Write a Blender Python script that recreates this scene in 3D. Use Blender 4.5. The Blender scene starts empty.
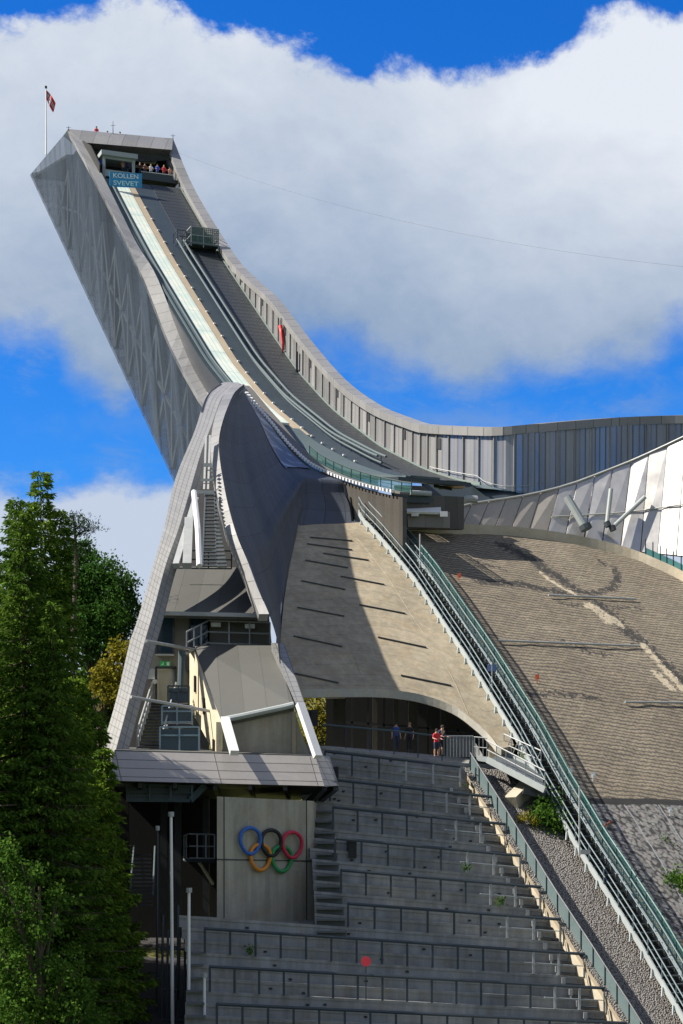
import bpy, math, random
import numpy as np
from mathutils import Vector
random.seed(7); rng = np.random.default_rng(7)
R = math.radians
SC = bpy.context.scene
COL = SC.collection
F, CX, YH, CZ = 2000.0, 341.5, 900.0, 35.0
V = Vector
Z = V((0, 0, 1))

# ---------------------------------------------------------------- survey helpers
def P(x, y, d):
    return V(((x-CX)/F*d, d, CZ+(YH-y)/F*d))
AX = R(21)
hx, hy, rx, ry = -math.sin(AX), math.cos(AX), math.cos(AX), math.sin(AX)
OX, OY, OZ = (428-CX)/F*140, 140.0, CZ+(YH-495)/F*140
HV, RV = V((hx, hy, 0)), V((rx, ry, 0))       # uphill along the jump, and across it
def I(L, t, z): return V((OX+L*hx+t*rx, OY+L*hy+t*ry, OZ+z))
def inv(p):
    dx, dy = p[0]-OX, p[1]-OY
    return dx*hx+dy*hy, dx*rx+dy*ry, p[2]-OZ
def lerp(tab, x):
    if x <= tab[0][0]: return tab[0][1]
    for (a, b), (c, d) in zip(tab, tab[1:]):
        if x <= c: return b+(d-b)*(x-a)/(c-a)
    return tab[-1][1]
ZI = [(-4, .2), (0, 1.0), (6, 2.4), (12.8, 4.6), (22.2, 8.4), (33.5, 14.1), (42.2, 19.5), (51.2, 26.2), (63.7, 35.6), (72.3, 42.5), (81.6, 50.2), (90, 57)]
ZHT = [(-160, -63), (-105, -62), (-85, -58.5), (-60, -48), (-41.2, -33.6), (-31.4, -25.1), (-24, -19.1), (-17.2, -13.6), (-8, -7.2), (0, -2.0), (6, .8)]
def zi(L): return (lerp(ZI, L-1.5)+lerp(ZI, L)+lerp(ZI, L+1.5))/3
def zh(L): return (lerp(ZHT, L-2)+lerp(ZHT, L)+lerp(ZHT, L+2))/3
def solT(x, y, t):
    a = (x-CX)/F
    d = (t+OX*rx+OY*ry)/(a*rx+ry)
    return P(x, y, d)
def solH(x, y, dz=0.0):
    lo = None; d = 60.0
    while d < 190:
        p = P(x, y, d); L, t, z = inv(p)
        if z < zh(L)+dz: break
        d += .25
    a, b = d-.25, d
    for _ in range(14):
        m = (a+b)/2; p = P(x, y, m); L, t, z = inv(p)
        if z < zh(L)+dz: b = m
        else: a = m
    return P(x, y, b)
def cr(pts, n):
    """smooth resample of a polyline of tuples"""
    p = [V(q) if len(q) == 3 else V((q[0], q[1], 0)) for q in pts]
    dl = [0]
    for a, b in zip(p, p[1:]): dl.append(dl[-1]+(b-a).length)
    out = []
    for i in range(n):
        s = dl[-1]*i/(n-1); k = 0
        while k < len(p)-2 and dl[k+1] < s: k += 1
        u = (s-dl[k])/max(1e-9, dl[k+1]-dl[k])
        p0, p1, p2, p3 = p[max(k-1, 0)], p[k], p[k+1], p[min(k+2, len(p)-1)]
        m1 = (p2-p0)*.5 if k > 0 else (p2-p1); m2 = (p3-p1)*.5 if k+2 < len(p) else (p2-p1)
        u2, u3 = u*u, u*u*u
        out.append(p1*(2*u3-3*u2+1)+m1*(u3-2*u2+u)+p2*(-2*u3+3*u2)+m2*(u3-u2))
    return out
def DA(y):                                     # distance of the leaning frame of the judges' building at each height
    return lerp(DAT, y)
DAT = [(380, 147), (385, 145), (398, 139.5), (411, 135.5), (440, 129.5), (480, 123), (530, 116.7), (560, 114), (614, 110.3), (660, 107.4), (704, 104.8), (760, 102.2), (775, 101.6)]
def PB(x, y, d): return P(x, y, lerp([(100, 100), (104, 103.6), (107, 105.3), (112.6, 109.3), (119, 113.6), (121, 115.4), (128, 121.5), (136, 128)], d))

# ---------------------------------------------------------------- mesh builder
ORG = {}
class MB:
    def __init__(s): s.v = []; s.f = []; s.uv = []; s.m = []
    def add(s, vs, fs, uv=None, mi=0):
        b = len(s.v)
        s.v += [V(p) for p in vs]; s.uv += list(uv) if uv else [(0, 0)]*len(vs)
        for f in fs: s.f.append([b+i for i in f]); s.m.append(mi)
        return s
    def box(s, c, a, b, h, mi=0):              # centre and three half-extent vectors
        c, a, b, h = V(c), V(a), V(b), V(h)
        vs = [c+i*a+j*b+k*h for k in (-1, 1) for j in (-1, 1) for i in (-1, 1)]
        la, lb, lh = a.length, b.length, h.length
        uv = [(i*la+j*lb, k*lh) for k in (-1, 1) for j in (-1, 1) for i in (-1, 1)]
        return s.add(vs, [(0, 2, 3, 1), (4, 5, 7, 6), (0, 1, 5, 4), (2, 6, 7, 3), (0, 4, 6, 2), (1, 3, 7, 5)], uv, mi)
    def beam(s, p, q, w, h, up=Z, mi=0):
        p, q = V(p), V(q); d = q-p; a = d.normalized()
        side = a.cross(V(up))
        if side.length < 1e-4: side = a.cross(V((1, 0, 0)))
        side.normalize(); u = side.cross(a).normalized()
        return s.box((p+q)/2, d/2, side*w/2, u*h/2, mi)
    def tube(s, path, r, n=8, r2=None, mi=0, cap=True):
        path = [V(p) for p in path]; m = len(path); vs = []; fs = []; uv = []
        for i, p in enumerate(path):
            t = (path[min(i+1, m-1)]-path[max(i-1, 0)]).normalized()
            a = t.cross(Z)
            if a.length < .05: a = t.cross(V((0, 1, 0)))
            a.normalize(); b = a.cross(t)
            rr = r if r2 is None else r+(r2-r)*i/(m-1)
            for k in range(n):
                an = 2*math.pi*k/n
                vs.append(p+a*math.cos(an)*rr+b*math.sin(an)*rr); uv.append((i, k/n))
        for i in range(m-1):
            for k in range(n):
                k2 = (k+1) % n
                fs.append((i*n+k, i*n+k2, (i+1)*n+k2, (i+1)*n+k))
        if cap: fs.append(tuple(range(n))[::-1]); fs.append(tuple((m-1)*n+k for k in range(n)))
        return s.add(vs, fs, uv, mi)
    def loft(s, rows, mi=0, uvs=None):         # rows of equal length; uv = metres along, metres across
        n = len(rows[0]); vs = []; uv = []
        acc = [0]*1; u = [0]
        for i in range(1, n):
            u.append(u[-1]+sum((V(r[i])-V(r[i-1])).length for r in rows)/len(rows))
        vv = [0]
        for j in range(1, len(rows)):
            vv.append(vv[-1]+sum((V(rows[j][i])-V(rows[j-1][i])).length for i in range(n))/n)
        for j, r in enumerate(rows):
            for i in range(n): vs.append(r[i]); uv.append((u[i], vv[j]))
        fs = [(j*n+i, j*n+i+1, (j+1)*n+i+1, (j+1)*n+i) for j in range(len(rows)-1) for i in range(n-1)]
        return s.add(vs, fs, uvs or uv, mi)
    def shell(s, rows, off, mi=0):             # a lofted sheet with thickness: top rows, underside moved by off, closed rim
        off = V(off)
        low = [[V(p)+off for p in r] for r in rows]
        s.loft(rows, mi); s.loft([r[::-1] for r in low], mi)
        s.loft([low[0], rows[0]], mi); s.loft([rows[-1], low[-1]], mi)
        a0 = [r[0] for r in rows]; b0 = [r[0] for r in low]; s.loft([a0, b0], mi)
        a1 = [r[-1] for r in rows]; b1 = [r[-1] for r in low]; s.loft([b1, a1], mi)
        return s
    def plate(s, pts, off, mi=0, uv=None):     # polygon extruded by a vector
        pts = [V(p) for p in pts]; off = V(off); n = len(pts)
        if uv is None:
            o = pts[0]; e = (pts[1]-o).normalized(); nn = V((0, 0, 0))
            for i in range(n): nn += (pts[i]-o).cross(pts[(i+1) % n]-o)
            g = nn.normalized().cross(e)
            uv = [((p-o).dot(e), (p-o).dot(g)) for p in pts]
        fs = [tuple(range(n)), tuple(range(2*n-1, n-1, -1))]
        fs += [(i, n+i, n+(i+1) % n, (i+1) % n) for i in range(n)]
        return s.add(pts+[p+off for p in pts], fs, list(uv)*2, mi)
    def build(s, name, mats, parent=None, smooth=False, label=None, cat=None, group=None, kind=None, attr=None):
        if not isinstance(mats, (list, tuple)): mats = [mats]
        org = ORG.get(parent.name, V((0, 0, 0))) if parent else V((0, 0, 0))
        me = bpy.data.meshes.new(name)
        if parent is None and kind is None and s.v:
            vs = np.array([tuple(p) for p in s.v]); lo, hi = vs.min(0), vs.max(0)
            org = V(((lo[0]+hi[0])/2, (lo[1]+hi[1])/2, lo[2]))
        me.from_pydata([tuple(p-org) for p in s.v], [], s.f)
        for m in mats: me.materials.append(m)
        if len(mats) > 1: me.polygons.foreach_set('material_index', s.m)
        ul = me.uv_layers.new(name='UVMap')
        idx = np.empty(len(me.loops), dtype=np.int32); me.loops.foreach_get('vertex_index', idx)
        ul.data.foreach_set('uv', np.array(s.uv, dtype=np.float32)[idx].ravel())
        if attr is not None:
            for an, arr in attr.items():
                at = me.attributes.new(an, 'FLOAT', 'POINT'); at.data.foreach_set('value', np.array(arr, dtype=np.float32))
        if smooth: me.polygons.foreach_set('use_smooth', [True]*len(me.polygons))
        me.update()
        o = bpy.data.objects.new(name, me); COL.objects.link(o)
        if parent: o.parent = parent; ORG[o.name] = org
        else: o.location = org; ORG[o.name] = org
        tag(o, label, cat, group, kind)
        return o
def tag(o, label=None, cat=None, group=None, kind=None):
    if label: o['label'] = label
    if cat: o['category'] = cat
    if group: o['group'] = group
    if kind: o['kind'] = kind
    return o
def root(name, loc, label, cat, group=None):
    o = bpy.data.objects.new(name, None); COL.objects.link(o)
    o.location = V(loc); ORG[o.name] = V(loc); o.empty_display_size = .3
    return tag(o, label, cat, group)

# ---------------------------------------------------------------- materials
class NB:
    def __init__(s, mat):
        mat.use_nodes = True; s.nt = mat.node_tree; s.nt.nodes.clear()
    def n(s, t, props=None, **inp):
        nd = s.nt.nodes.new(t)
        for k, v in (props or {}).items(): setattr(nd, k, v)
        for k, v in inp.items():
            key = int(k[1:]) if k[0] == '_' and k[1:].isdigit() else k.replace('__', ' ')
            s.set(nd.inputs[key], v)
        return nd
    def set(s, sock, v):
        if isinstance(v, bpy.types.NodeSocket): s.nt.links.new(v, sock)
        elif isinstance(v, (tuple, list)):
            if len(v) == 3 and sock.type == 'RGBA': v = (*v, 1)
            sock.default_value = v
        else: sock.default_value = v
    def math(s, op, a, b=None, c=None, clamp=False):
        nd = s.nt.nodes.new('ShaderNodeMath'); nd.operation = op; nd.use_clamp = clamp
        s.set(nd.inputs[0], a)
        if b is not None: s.set(nd.inputs[1], b)
        if c is not None: s.set(nd.inputs[2], c)
        return nd.outputs[0]
    def mix(s, f, a, b, bt='MIX'):
        nd = s.nt.nodes.new('ShaderNodeMix'); nd.data_type = 'RGBA'; nd.blend_type = bt
        s.set(nd.inputs[0], f); s.set(nd.inputs[6], a); s.set(nd.inputs[7], b)
        return nd.outputs[2]
    def obj(s): return s.n('ShaderNodeTexCoord').outputs['Object']
    def geo(s): return s.n('ShaderNodeNewGeometry').outputs['Position']
    def uv(s):
        sp = s.n('ShaderNodeSeparateXYZ', Vector=s.n('ShaderNodeTexCoord').outputs['UV'])
        return sp.outputs[0], sp.outputs[1]
    def uvv(s): return s.n('ShaderNodeTexCoord').outputs['UV']
    def noise(s, vec, scale, detail=4, rough=.55, dist=0):
        return s.n('ShaderNodeTexNoise', Vector=vec, Scale=scale, Detail=detail, Roughness=rough, Distortion=dist).outputs['Fac']
    def scale(s, vec, x, y, z):
        nd = s.n('ShaderNodeMapping', Vector=vec); nd.inputs['Scale'].default_value = (x, y, z); return nd.outputs[0]
    def smooth(s, x, a, b):
        nd = s.n('ShaderNodeMapRange', {'interpolation_type': 'SMOOTHSTEP'}, Value=x); nd.inputs[1].default_value = a; nd.inputs[2].default_value = b
        return nd.outputs[0]
    def line(s, x, period, w):                  # 1 inside a thin line repeated every period
        fr = s.math('FRACT', s.math('DIVIDE', x, period))
        return s.math('LESS_THAN', fr, w/period)
    def hash(s, x, period, seed=0.0):           # a random value per cell
        c = s.math('FLOOR', s.math('DIVIDE', x, period))
        return s.n('ShaderNodeTexWhiteNoise', {'noise_dimensions': '1D'}, W=s.math('ADD', c, seed)).outputs['Value']
    def hsvv(s, col, val):
        return s.n('ShaderNodeHueSaturation', Value=val, Color=col).outputs[0]
    def out(s, col, rough=.6, metal=0.0, height=None, bump=.3, bdist=.02, alpha=None, spec=None, emit=None):
        b = s.n('ShaderNodeBsdfPrincipled'); s.set(b.inputs['Base Color'], col)
        s.set(b.inputs['Roughness'], rough); s.set(b.inputs['Metallic'], metal)
        if spec is not None: s.set(b.inputs['Specular IOR Level'], spec)
        if height is not None:
            bm = s.n('ShaderNodeBump', Height=height); bm.inputs['Strength'].default_value = bump; bm.inputs['Distance'].default_value = bdist
            s.nt.links.new(bm.outputs[0], b.inputs['Normal'])
        if alpha is not None: s.set(b.inputs['Alpha'], alpha)
        o = s.n('ShaderNodeOutputMaterial'); s.nt.links.new(b.outputs[0], o.inputs[0])
        return b
MATS = {}
def mat(name):
    m = bpy.data.materials.new(name); MATS[name] = m
    return m, NB(m)
def plain(name, col, rough=.5, metal=0.0, var=.25, sc=3.0, bump=0.0):
    m, b = mat(name); o = b.geo()
    n1 = b.noise(o, sc, 5); n2 = b.noise(o, sc*.13, 3)
    v = b.math('ADD', 1-var, b.math('MULTIPLY', b.math('ADD', n1, n2), var))
    c = b.hsvv((*col, 1), v)
    b.out(c, b.math('ADD', rough-.1, b.math('MULTIPLY', n1, .2)), metal, height=n1 if bump else None, bump=bump)
    return m
def concrete(name, col, dark=.55, joints=None, streak=True, sc=1.0):
    m, b = mat(name); o = b.geo()
    n1 = b.noise(o, .35*sc, 5, .6); n2 = b.noise(o, 5*sc, 6, .65); n3 = b.noise(b.scale(o, 1.6, 1.6, .12), 1.3*sc, 4, .6)
    v = b.math('ADD', b.math('MULTIPLY', b.smooth(n1, .3, .7), .4), b.math('MULTIPLY', n2, .45))
    if streak: v = b.math('ADD', b.math('MULTIPLY', v, .75), b.math('MULTIPLY', b.smooth(n3, .35, .7), .3))
    v = b.math('ADD', dark, b.math('MULTIPLY', v, 1.12-dark+.25))
    c = b.hsvv((*col, 1), v)
    warm = b.mix(b.math('MULTIPLY', b.smooth(b.noise(o, .8*sc, 3), .45, .75), .4), c, b.mix(1, c, (1.0, .86, .66, 1), 'MULTIPLY'))
    if joints:
        u, w = b.uv(); ln = b.line(w, joints, .05)
        warm = b.mix(b.math('MULTIPLY', ln, .38), warm, (.04, .04, .04, 1))
    b.out(warm, .85, 0, height=n2, bump=.35, bdist=.03)
    return m
def panels(name, col, pu, pv=None, metal=.5, rough=.42, seam=.04, var=.25, seamcol=.35, lean=0.0, rib=None, spec=None):
    """sheet metal with seams every pu metres along u (and pv along v), each sheet a little different"""
    m, b = mat(name); u, w = b.uv(); o = b.geo()
    if lean: u = b.math('ADD', u, b.math('MULTIPLY', w, lean))
    ln = b.line(u, pu, seam); cell = b.hash(u, pu)
    if pv:
        ln = b.math('MAXIMUM', ln, b.line(w, pv, seam)); cell = b.math('ADD', b.math('MULTIPLY', cell, .5), b.math('MULTIPLY', b.hash(w, pv, 7.3), .5))
    n1 = b.noise(o, .9, 5, .6); n2 = b.noise(b.scale(o, 2, 2, .25), 2.2, 5, .65)
    v = b.math('ADD', 1-var*1.5, b.math('MULTIPLY', b.math('ADD', b.math('ADD', n1, n2), cell), var))
    v = b.math('MULTIPLY', v, b.math('SUBTRACT', 1, b.math('MULTIPLY', ln, 1-seamcol)))
    h = b.math('SUBTRACT', 1, ln)
    if rib: h = b.math('ADD', h, b.math('SINE', b.math('MULTIPLY', u, 2*math.pi/rib)))
    b.out(b.hsvv((*col, 1), v), b.math('ADD', rough-.12, b.math('MULTIPLY', n2, .25)), metal, height=h, bump=.5, bdist=.02, spec=spec)
    return m
def netting(name, col, per, w, alpha_hole, rough=.5, metal=0.0, lean=0.0):
    """expanded mesh or netting: real see-through holes"""
    m, b = mat(name); u, v = b.uv()
    a = b.math('MAXIMUM', b.line(u, per, w), b.line(v, per, w))
    n1 = b.noise(b.geo(), .8, 4)
    al = b.math('MAXIMUM', a, alpha_hole)
    b.out(b.hsvv((*col, 1), b.math('ADD', .7, b.math('MULTIPLY', n1, .6))), rough, metal, alpha=al)
    return m

CONC_DECK = concrete('deck_concrete', (.335, .292, .215), dark=.55, sc=1.1, joints=1.3)
CONC_WALL = concrete('wall_concrete', (.36, .33, .27), dark=.5)
CONC_STAND = concrete('stand_concrete', (.29, .298, .298), dark=.5)
CONC_LIP = concrete('lip_concrete', (.50, .45, .36), dark=.6, streak=False)
CONC_SUNLIT = concrete('sunlit_concrete', (.58, .52, .39), dark=.7)  # brighter, warmer wall concrete: sunlight on the side face put into the colour
CAP = panels('cap_sheet', (.225, .228, .232), 1.6, None, .35, .5, .05, .22, .45)
CAPF = panels('strip_sheet', (.265, .268, .272), .55, .42, .15, .5, .045, .2, .5)
CAPS = panels('strip_sheet_long', (.25, .253, .258), 1.7, None, .2, .5, .06, .2, .4)
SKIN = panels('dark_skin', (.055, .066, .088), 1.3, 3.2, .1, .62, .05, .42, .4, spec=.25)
FASC = panels('fascia_sheet', (.36, .345, .335), 5.2, .62, .3, .48, .05, .18, .3)
ROOF = panels('roof_membrane', (.085, .088, .084), 1.2, None, .0, .8, .03, .2, .7)
GREYW = panels('grey_wall_sheet', (.20, .19, .175), 1.25, None, .1, .6, .03, .2, .6)
DARKW = plain('dark_void', (.017, .018, .021), .85, 0, .4)  # near-black: the shade of deep recesses put into the colour
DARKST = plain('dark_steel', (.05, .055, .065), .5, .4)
BLUEST = plain('blue_grey_rail', (.035, .05, .065), .6, 0)
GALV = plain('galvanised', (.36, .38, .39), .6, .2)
PALEST = plain('pale_painted_steel', (.33, .37, .385), .6, 0)
WHITE = plain('white_paint', (.78, .79, .8), .4, 0, .1)
STRUT = plain('white_strut', (.66, .67, .70), .45, 0, .12)
BLACK = plain('black_plastic', (.018, .018, .02), .5)
RED = plain('red_paint', (.62, .03, .03), .5)
BLUEGL = plain('blue_glass', (.02, .045, .07), .08, 0, .3)
TEALPIPE = plain('teal_grey_pipe', (.075, .11, .125), .75, 0)
WOODP = plain('bare_wood', (.33, .2, .09), .7)
SKINM, BEIGE = plain('bare_skin', (.5, .29, .2), .6), plain('beige_strip', (.36, .30, .22), .7)
# ================================================================= special materials
def _side():
    m, b = mat('side_mesh'); u, w = b.uv(); o = b.geo()
    u2 = b.math('ADD', u, b.math('MULTIPLY', w, -.30))
    ln = b.line(u2, 2.4, .10); fine = b.line(u2, .6, .07); hz = b.line(w, 3.2, .05)
    cell = b.hash(u2, .6); c2 = b.hash(u2, 2.4, 3.1)
    n1 = b.noise(o, .22, 4)
    v = b.math('ADD', .55, b.math('MULTIPLY', b.math('ADD', b.math('ADD', cell, c2), n1), .28))
    v = b.math('MULTIPLY', v, b.math('SUBTRACT', 1, b.math('MULTIPLY', b.math('MAXIMUM', ln, b.math('MULTIPLY', fine, .45)), .6)))
    v = b.math('MULTIPLY', v, b.math('SUBTRACT', 1, b.math('MULTIPLY', hz, .3)))
    al = b.math('MAXIMUM', b.math('ADD', .30, b.math('MULTIPLY', b.math('ADD', c2, n1), .16)), ln)
    b.out(b.hsvv((.055, .075, .11, 1), v), .7, 0, alpha=al, spec=.12)
    return m
SIDE = _side()
def _screen():
    m, b = mat('wind_screen_mesh'); u, w = b.uv(); o = b.geo()
    cell = b.hash(u, .95); ln = b.line(u, .95, .13)
    n1 = b.noise(b.scale(o, 1, 1, .3), 1.2, 4)
    v = b.math('ADD', .6, b.math('MULTIPLY', b.math('ADD', b.math('MULTIPLY', cell, .55), n1), .42))
    v = b.math('MULTIPLY', v, b.math('SUBTRACT', 1, b.math('MULTIPLY', ln, .5)))
    al = b.math('ADD', .58, b.math('MULTIPLY', cell, .3))
    al = b.math('MAXIMUM', al, ln)
    b.out(b.hsvv((.30, .305, .315, 1), v), .55, .2, alpha=al)
    return m
SCREEN = _screen()
def _track():
    m, b = mat('inrun_track_ceramic'); u, w = b.uv(); o = b.geo()
    g = b.line(w, .42, .10); st = b.line(u, 5.0, .12)
    n = b.noise(b.scale(o, 1, 1, 1), .6, 5)
    c = b.mix(b.smooth(n, .3, .7), (.55, .66, .60, 1), (.74, .76, .66, 1))
    c = b.mix(b.math('MULTIPLY', g, .35), c, (.25, .33, .30, 1)); c = b.mix(b.math('MULTIPLY', st, .4), c, (.2, .25, .25, 1))
    b.out(c, .35, 0); return m
TRACK = _track()
def _mat():
    m, b = mat('inrun_side_mat'); u, w = b.uv(); o = b.geo()
    st = b.line(u, .9, .3); n = b.noise(o, 1.5, 4); n2 = b.noise(o, .15, 3)
    v = b.math('ADD', .55, b.math('MULTIPLY', b.math('ADD', n, n2), .45))
    v = b.math('MULTIPLY', v, b.math('SUBTRACT', 1, b.math('MULTIPLY', st, .45)))
    b.out(b.hsvv((.026, .034, .042, 1), v), .55, .1, height=b.math('SUBTRACT', 1, st), bump=.6, bdist=.1); return m
MATT = _mat()
def _wp():
    m, b = mat('wing_panel_metal'); u, w = b.uv(); o = b.geo()
    n = b.noise(o, .8, 5); n2 = b.noise(b.scale(o, 1, 1, .3), 3, 4)
    v = b.math('ADD', .75, b.math('MULTIPLY', b.math('ADD', n, n2), .3))
    b.out(b.hsvv((.46, .455, .45, 1), v), b.math('ADD', .30, b.math('MULTIPLY', n, .3)), .8, height=n2, bump=.15); return m
WPAN = _wp()
DARKPAN = panels('dark_brown_panel', (.075, .07, .064), .9, None, .2, .5, .03, .3, .5)
SHOULDER = plain('shoulder_sheet', (.038, .055, .068), .5, .2, .3, .6)
TEALNET = netting('teal_net', (.02, .085, .085), .25, .05, .4)
GREENNET = netting('green_net', (.012, .075, .075), .3, .05, .42)
DARKNET = netting('dark_green_net', (.02, .07, .06), .2, .05, .6)
BANNER = plain('banner_blue', (.03, .27, .55), .6, 0, .1)
YHANDLE = plain('yellow_green', (.42, .4, .05), .8)

# ================================================================= SKI JUMP TOWER
tower = root('ski_jump_tower', I(30, 0, -8), 'tall grey ski jump inrun tower with mesh clad sides rising to the upper left', 'ski jump')
TL, TR, BL = solT(68, 129, -4.6), solT(173, 138.5, 6.3), solT(30, 175, -4.6)
lo_px = [(67.5, 130), (88, 166), (126, 240), (146, 284), (163, 328), (177, 359), (198, 396)]
li_px = [(84, 142), (104, 178), (135, 240), (156, 275), (177, 328), (191, 363), (207, 391)]
LO = cr([tuple(solT(x, y, -4.6)) for x, y in lo_px], 26)
LI = cr([tuple(solT(x, y, -3.5)) for x, y in li_px], 26)
# continue both edges past the wing down to the take-off shoulder
for k in range(1, 5):
    L = inv(LO[25])[0]-3*k
    q1, q2 = inv(LO[25]), inv(LI[25]); LO.append(I(L, -4.6, q1[2]+zi(L)-zi(q1[0]))); LI.append(I(L, -3.5, q2[2]+zi(L)-zi(q1[0])))
# left side wall
top = [I(inv(p)[0], -4.6, inv(p)[2]-.05) for p in LO]
bz = lambda L: 8.8+(L-42)*(55.9-8.8)/(101.6-42)
Lb0, zb0 = inv(BL)[0], inv(BL)[2]; q0 = solT(173, 480, -4.6); Lb1, zb1 = inv(q0)[0], inv(q0)[2]
bz = lambda L: zb1+(L-Lb1)*(zb0-zb1)/(Lb0-Lb1)
poly = [BL]+top+[I(22, -4.6, -6), I(30, -4.6, -3), I(Lb1, -4.6, zb1)]
uvs = [(inv(p)[0], inv(p)[2]) for p in poly]
MB().plate(poly, RV*.12, 0, uvs).build('side_wall', SIDE, tower)
# right side wall (outer face) mirrored
ro_px = [(173, 138.5), (195, 190), (235, 255), (258, 280), (280, 300), (310, 339), (345, 379), (380.5, 405), (416, 419.5), (430, 424)]
RO = cr([tuple(solT(x, y, 6.3)) for x, y in ro_px], 44)
ext = [(451, 425.5, 6.5), (500, 427, 8.2), (530, 425, 10.0), (560, 422, 12.5), (620, 417.5, 18), (683, 415, 23), (760, 414, 28)]
RX = [solT(x, y, t) for x, y, t in ext]
RO2 = cr([tuple(RO[-1])]+[tuple(p) for p in RX], 40)
rz = [(inv(p)[0], inv(p)[2]) for p in RO]
poly = [I(Lb0, 6.3, zb0+2.3)]+[I(L, 6.3, z-.05) for L, z in rz if L > 24]+[I(24, 6.3, -6), I(42, 6.3, bz(42)+2.5)]
uvs = [(inv(p)[0], inv(p)[2]) for p in poly]
MB().plate(poly, -RV*.12, 0, uvs).build('side_wall', SIDE, tower)
# underside and tail
m = MB()
m.shell([[I(42, -4.45, bz(42)+.1), I(Lb0-.3, -4.45, bz(Lb0)-.1)], [I(42, 6.1, bz(42)+2.6), I(Lb0-.3, 6.1, bz(Lb0)+2.2)]], V((0, 0, .3)))
m.build('underside', SIDE, tower)
# inner truss between the two skins
m = MB()
Ls = [44+5.2*k for k in range(11)]
for s in (-4.2, 5.95):
    for k, L in enumerate(Ls):
        zt_ = zi(L)-2.6 if L < 84 else 53
        zb_ = bz(L)+.4
        m.beam(I(L, s, zb_), I(L, s, zt_), .5, .4, RV)
        if k < len(Ls)-1:
            L2 = Ls[k+1]; zt2 = zi(L2)-2.6 if L2 < 84 else 53
            m.beam(I(L, s, zb_), I(L2, s, zt2), .5, .35, RV); m.beam(I(L, s, zt_), I(L2, s, bz(L2)+.4), .5, .35, RV)
            m.beam(I(L, s, (zb_+zt_)/2), I(L2, s, (bz(L2)+.4+zt2)/2), .25, .25, RV)
m.build('truss', plain('truss_paint', (.22, .26, .31), .6), tower)
# stair/lift core inside the truss
m = MB()
for k in range(12):
    L = 44+4.4*k
    m.beam(I(L, 0, bz(L)+2.2), I(L+4.4, 0, bz(L+4.4)+2.2), 2.0, 1.6)
m.build('lift_shaft', DARKST, tower)
# caps
m = MB(); m.shell([LI, LO], V((0, 0, -.5))); m.build('wall_cap', CAPS, tower)
def offs(p, dt, dz):
    L, t, z = inv(p); return I(L, t+dt, z+dz)
RC = RO[:-1]+RO2
RIN = [offs(p, -1.0, -.12) for p in RC]
m = MB(); m.shell([RC, RIN], V((0, 0, -.62))); m.build('wall_cap', CAPS, tower)
# hood (portal beam over the start)
iL, iR = solT(84, 142.5, -3.5), solT(172, 149.8, 5.3)
hd = HV*2.2
MB().plate([TL, TR, iR, iL], hd).build('hood_beam', CAP, tower)
# roof deck behind the hood
MB().plate([iL+HV*1.7+Z*.3, iR+HV*1.7+Z*.3, I(inv(iR)[0]+1.7, 5.6, min(inv(TL)[2], inv(TR)[2])-3.0), I(inv(iL)[0]+1.7, -3.6, min(inv(TL)[2], inv(TR)[2])-3.0)], HV*.15).build('hood_lining', DARKST, tower)
m = MB()
zT = min(inv(TL)[2], inv(TR)[2])-1.25
m.shell([[I(inv(TL)[0]+1.5, -4.4, zT), I(Lb0-.6, -4.4, zb0-.25)], [I(inv(TR)[0]+1.5, 6.2, zT), I(Lb0-.6, 6.2, zb0-.05)]], V((0, 0, -.3)))
m.build('roof_deck', CAP, tower)
# enclosure under the roof: back wall, side linings, floor
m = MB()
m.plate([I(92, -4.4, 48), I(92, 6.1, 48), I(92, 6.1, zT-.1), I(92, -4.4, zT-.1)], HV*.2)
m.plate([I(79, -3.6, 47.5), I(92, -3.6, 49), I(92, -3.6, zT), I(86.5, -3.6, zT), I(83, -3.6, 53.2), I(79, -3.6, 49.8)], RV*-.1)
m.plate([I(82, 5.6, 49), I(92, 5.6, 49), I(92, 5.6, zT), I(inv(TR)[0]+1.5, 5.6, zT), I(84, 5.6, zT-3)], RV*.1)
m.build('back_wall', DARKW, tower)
Lf = [78.6, 80, 82, 84, 86, 90]
m = MB(); m.shell([[I(80.6, -3.5, 49.6), I(92, -3.5, 49.6)], [I(80.6, 5.4, 49.8), I(92, 5.4, 49.8)]], V((0, 0, -.4)))
m.build('start_floor', DARKST, tower)
# ceiling beams inside the hood
m = MB()
for t in (-3, 0, 3): m.beam(I(87, t, zT-.6), I(92, t, zT-.6), .25, .35)
m.beam(I(88.6, -3.5, zT-.9), I(88.6, 5.2, zT-.9), .2, .25)
m.build('ceiling_beam', DARKST, tower)
# inrun slab
Lr = [0+1.5*i for i in range(-2, 55)]
Lr = [L for L in Lr if L <= 80.6]
fl = lambda t, dz=0, L0=-9, L1=99: [I(L, t, zi(L)+dz) for L in Lr if L0 <= L <= L1]
m = MB(); m.shell([fl(-3.5), fl(1.6)], V((0, 0, -.25))); m.shell([fl(1.62, 0, 4.4), fl(5.5, 0, 4.4)], V((0, 0, -.25))); m.build('inrun_slab', SHOULDER, tower)
def strip(name, t0, t1, dz, th, mt, L0=-9, L1=99):
    m = MB(); m.shell([fl(t0, dz, L0, L1), fl(t1, dz, L0, L1)], V((0, 0, -th))); return m.build(name, mt, tower)
strip('inrun_track', -2.2, -.75, .16, .15, TRACK, 26)
strip('track_cover', -2.6, -.4, .16, .15, plain('track_cover', (.07, .10, .105), .6), -9, 26.5)
strip('track_edge', -.75, .0, .10, .09, BEIGE, 24)
strip('track_edge', -2.95, -2.2, .12, .11, TEALPIPE)
strip('gutter', .12, 1.6, .03, .025, SHOULDER)
strip('gutter', 1.6, 2.05, .03, .025, SHOULDER, 4.4)
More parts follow.
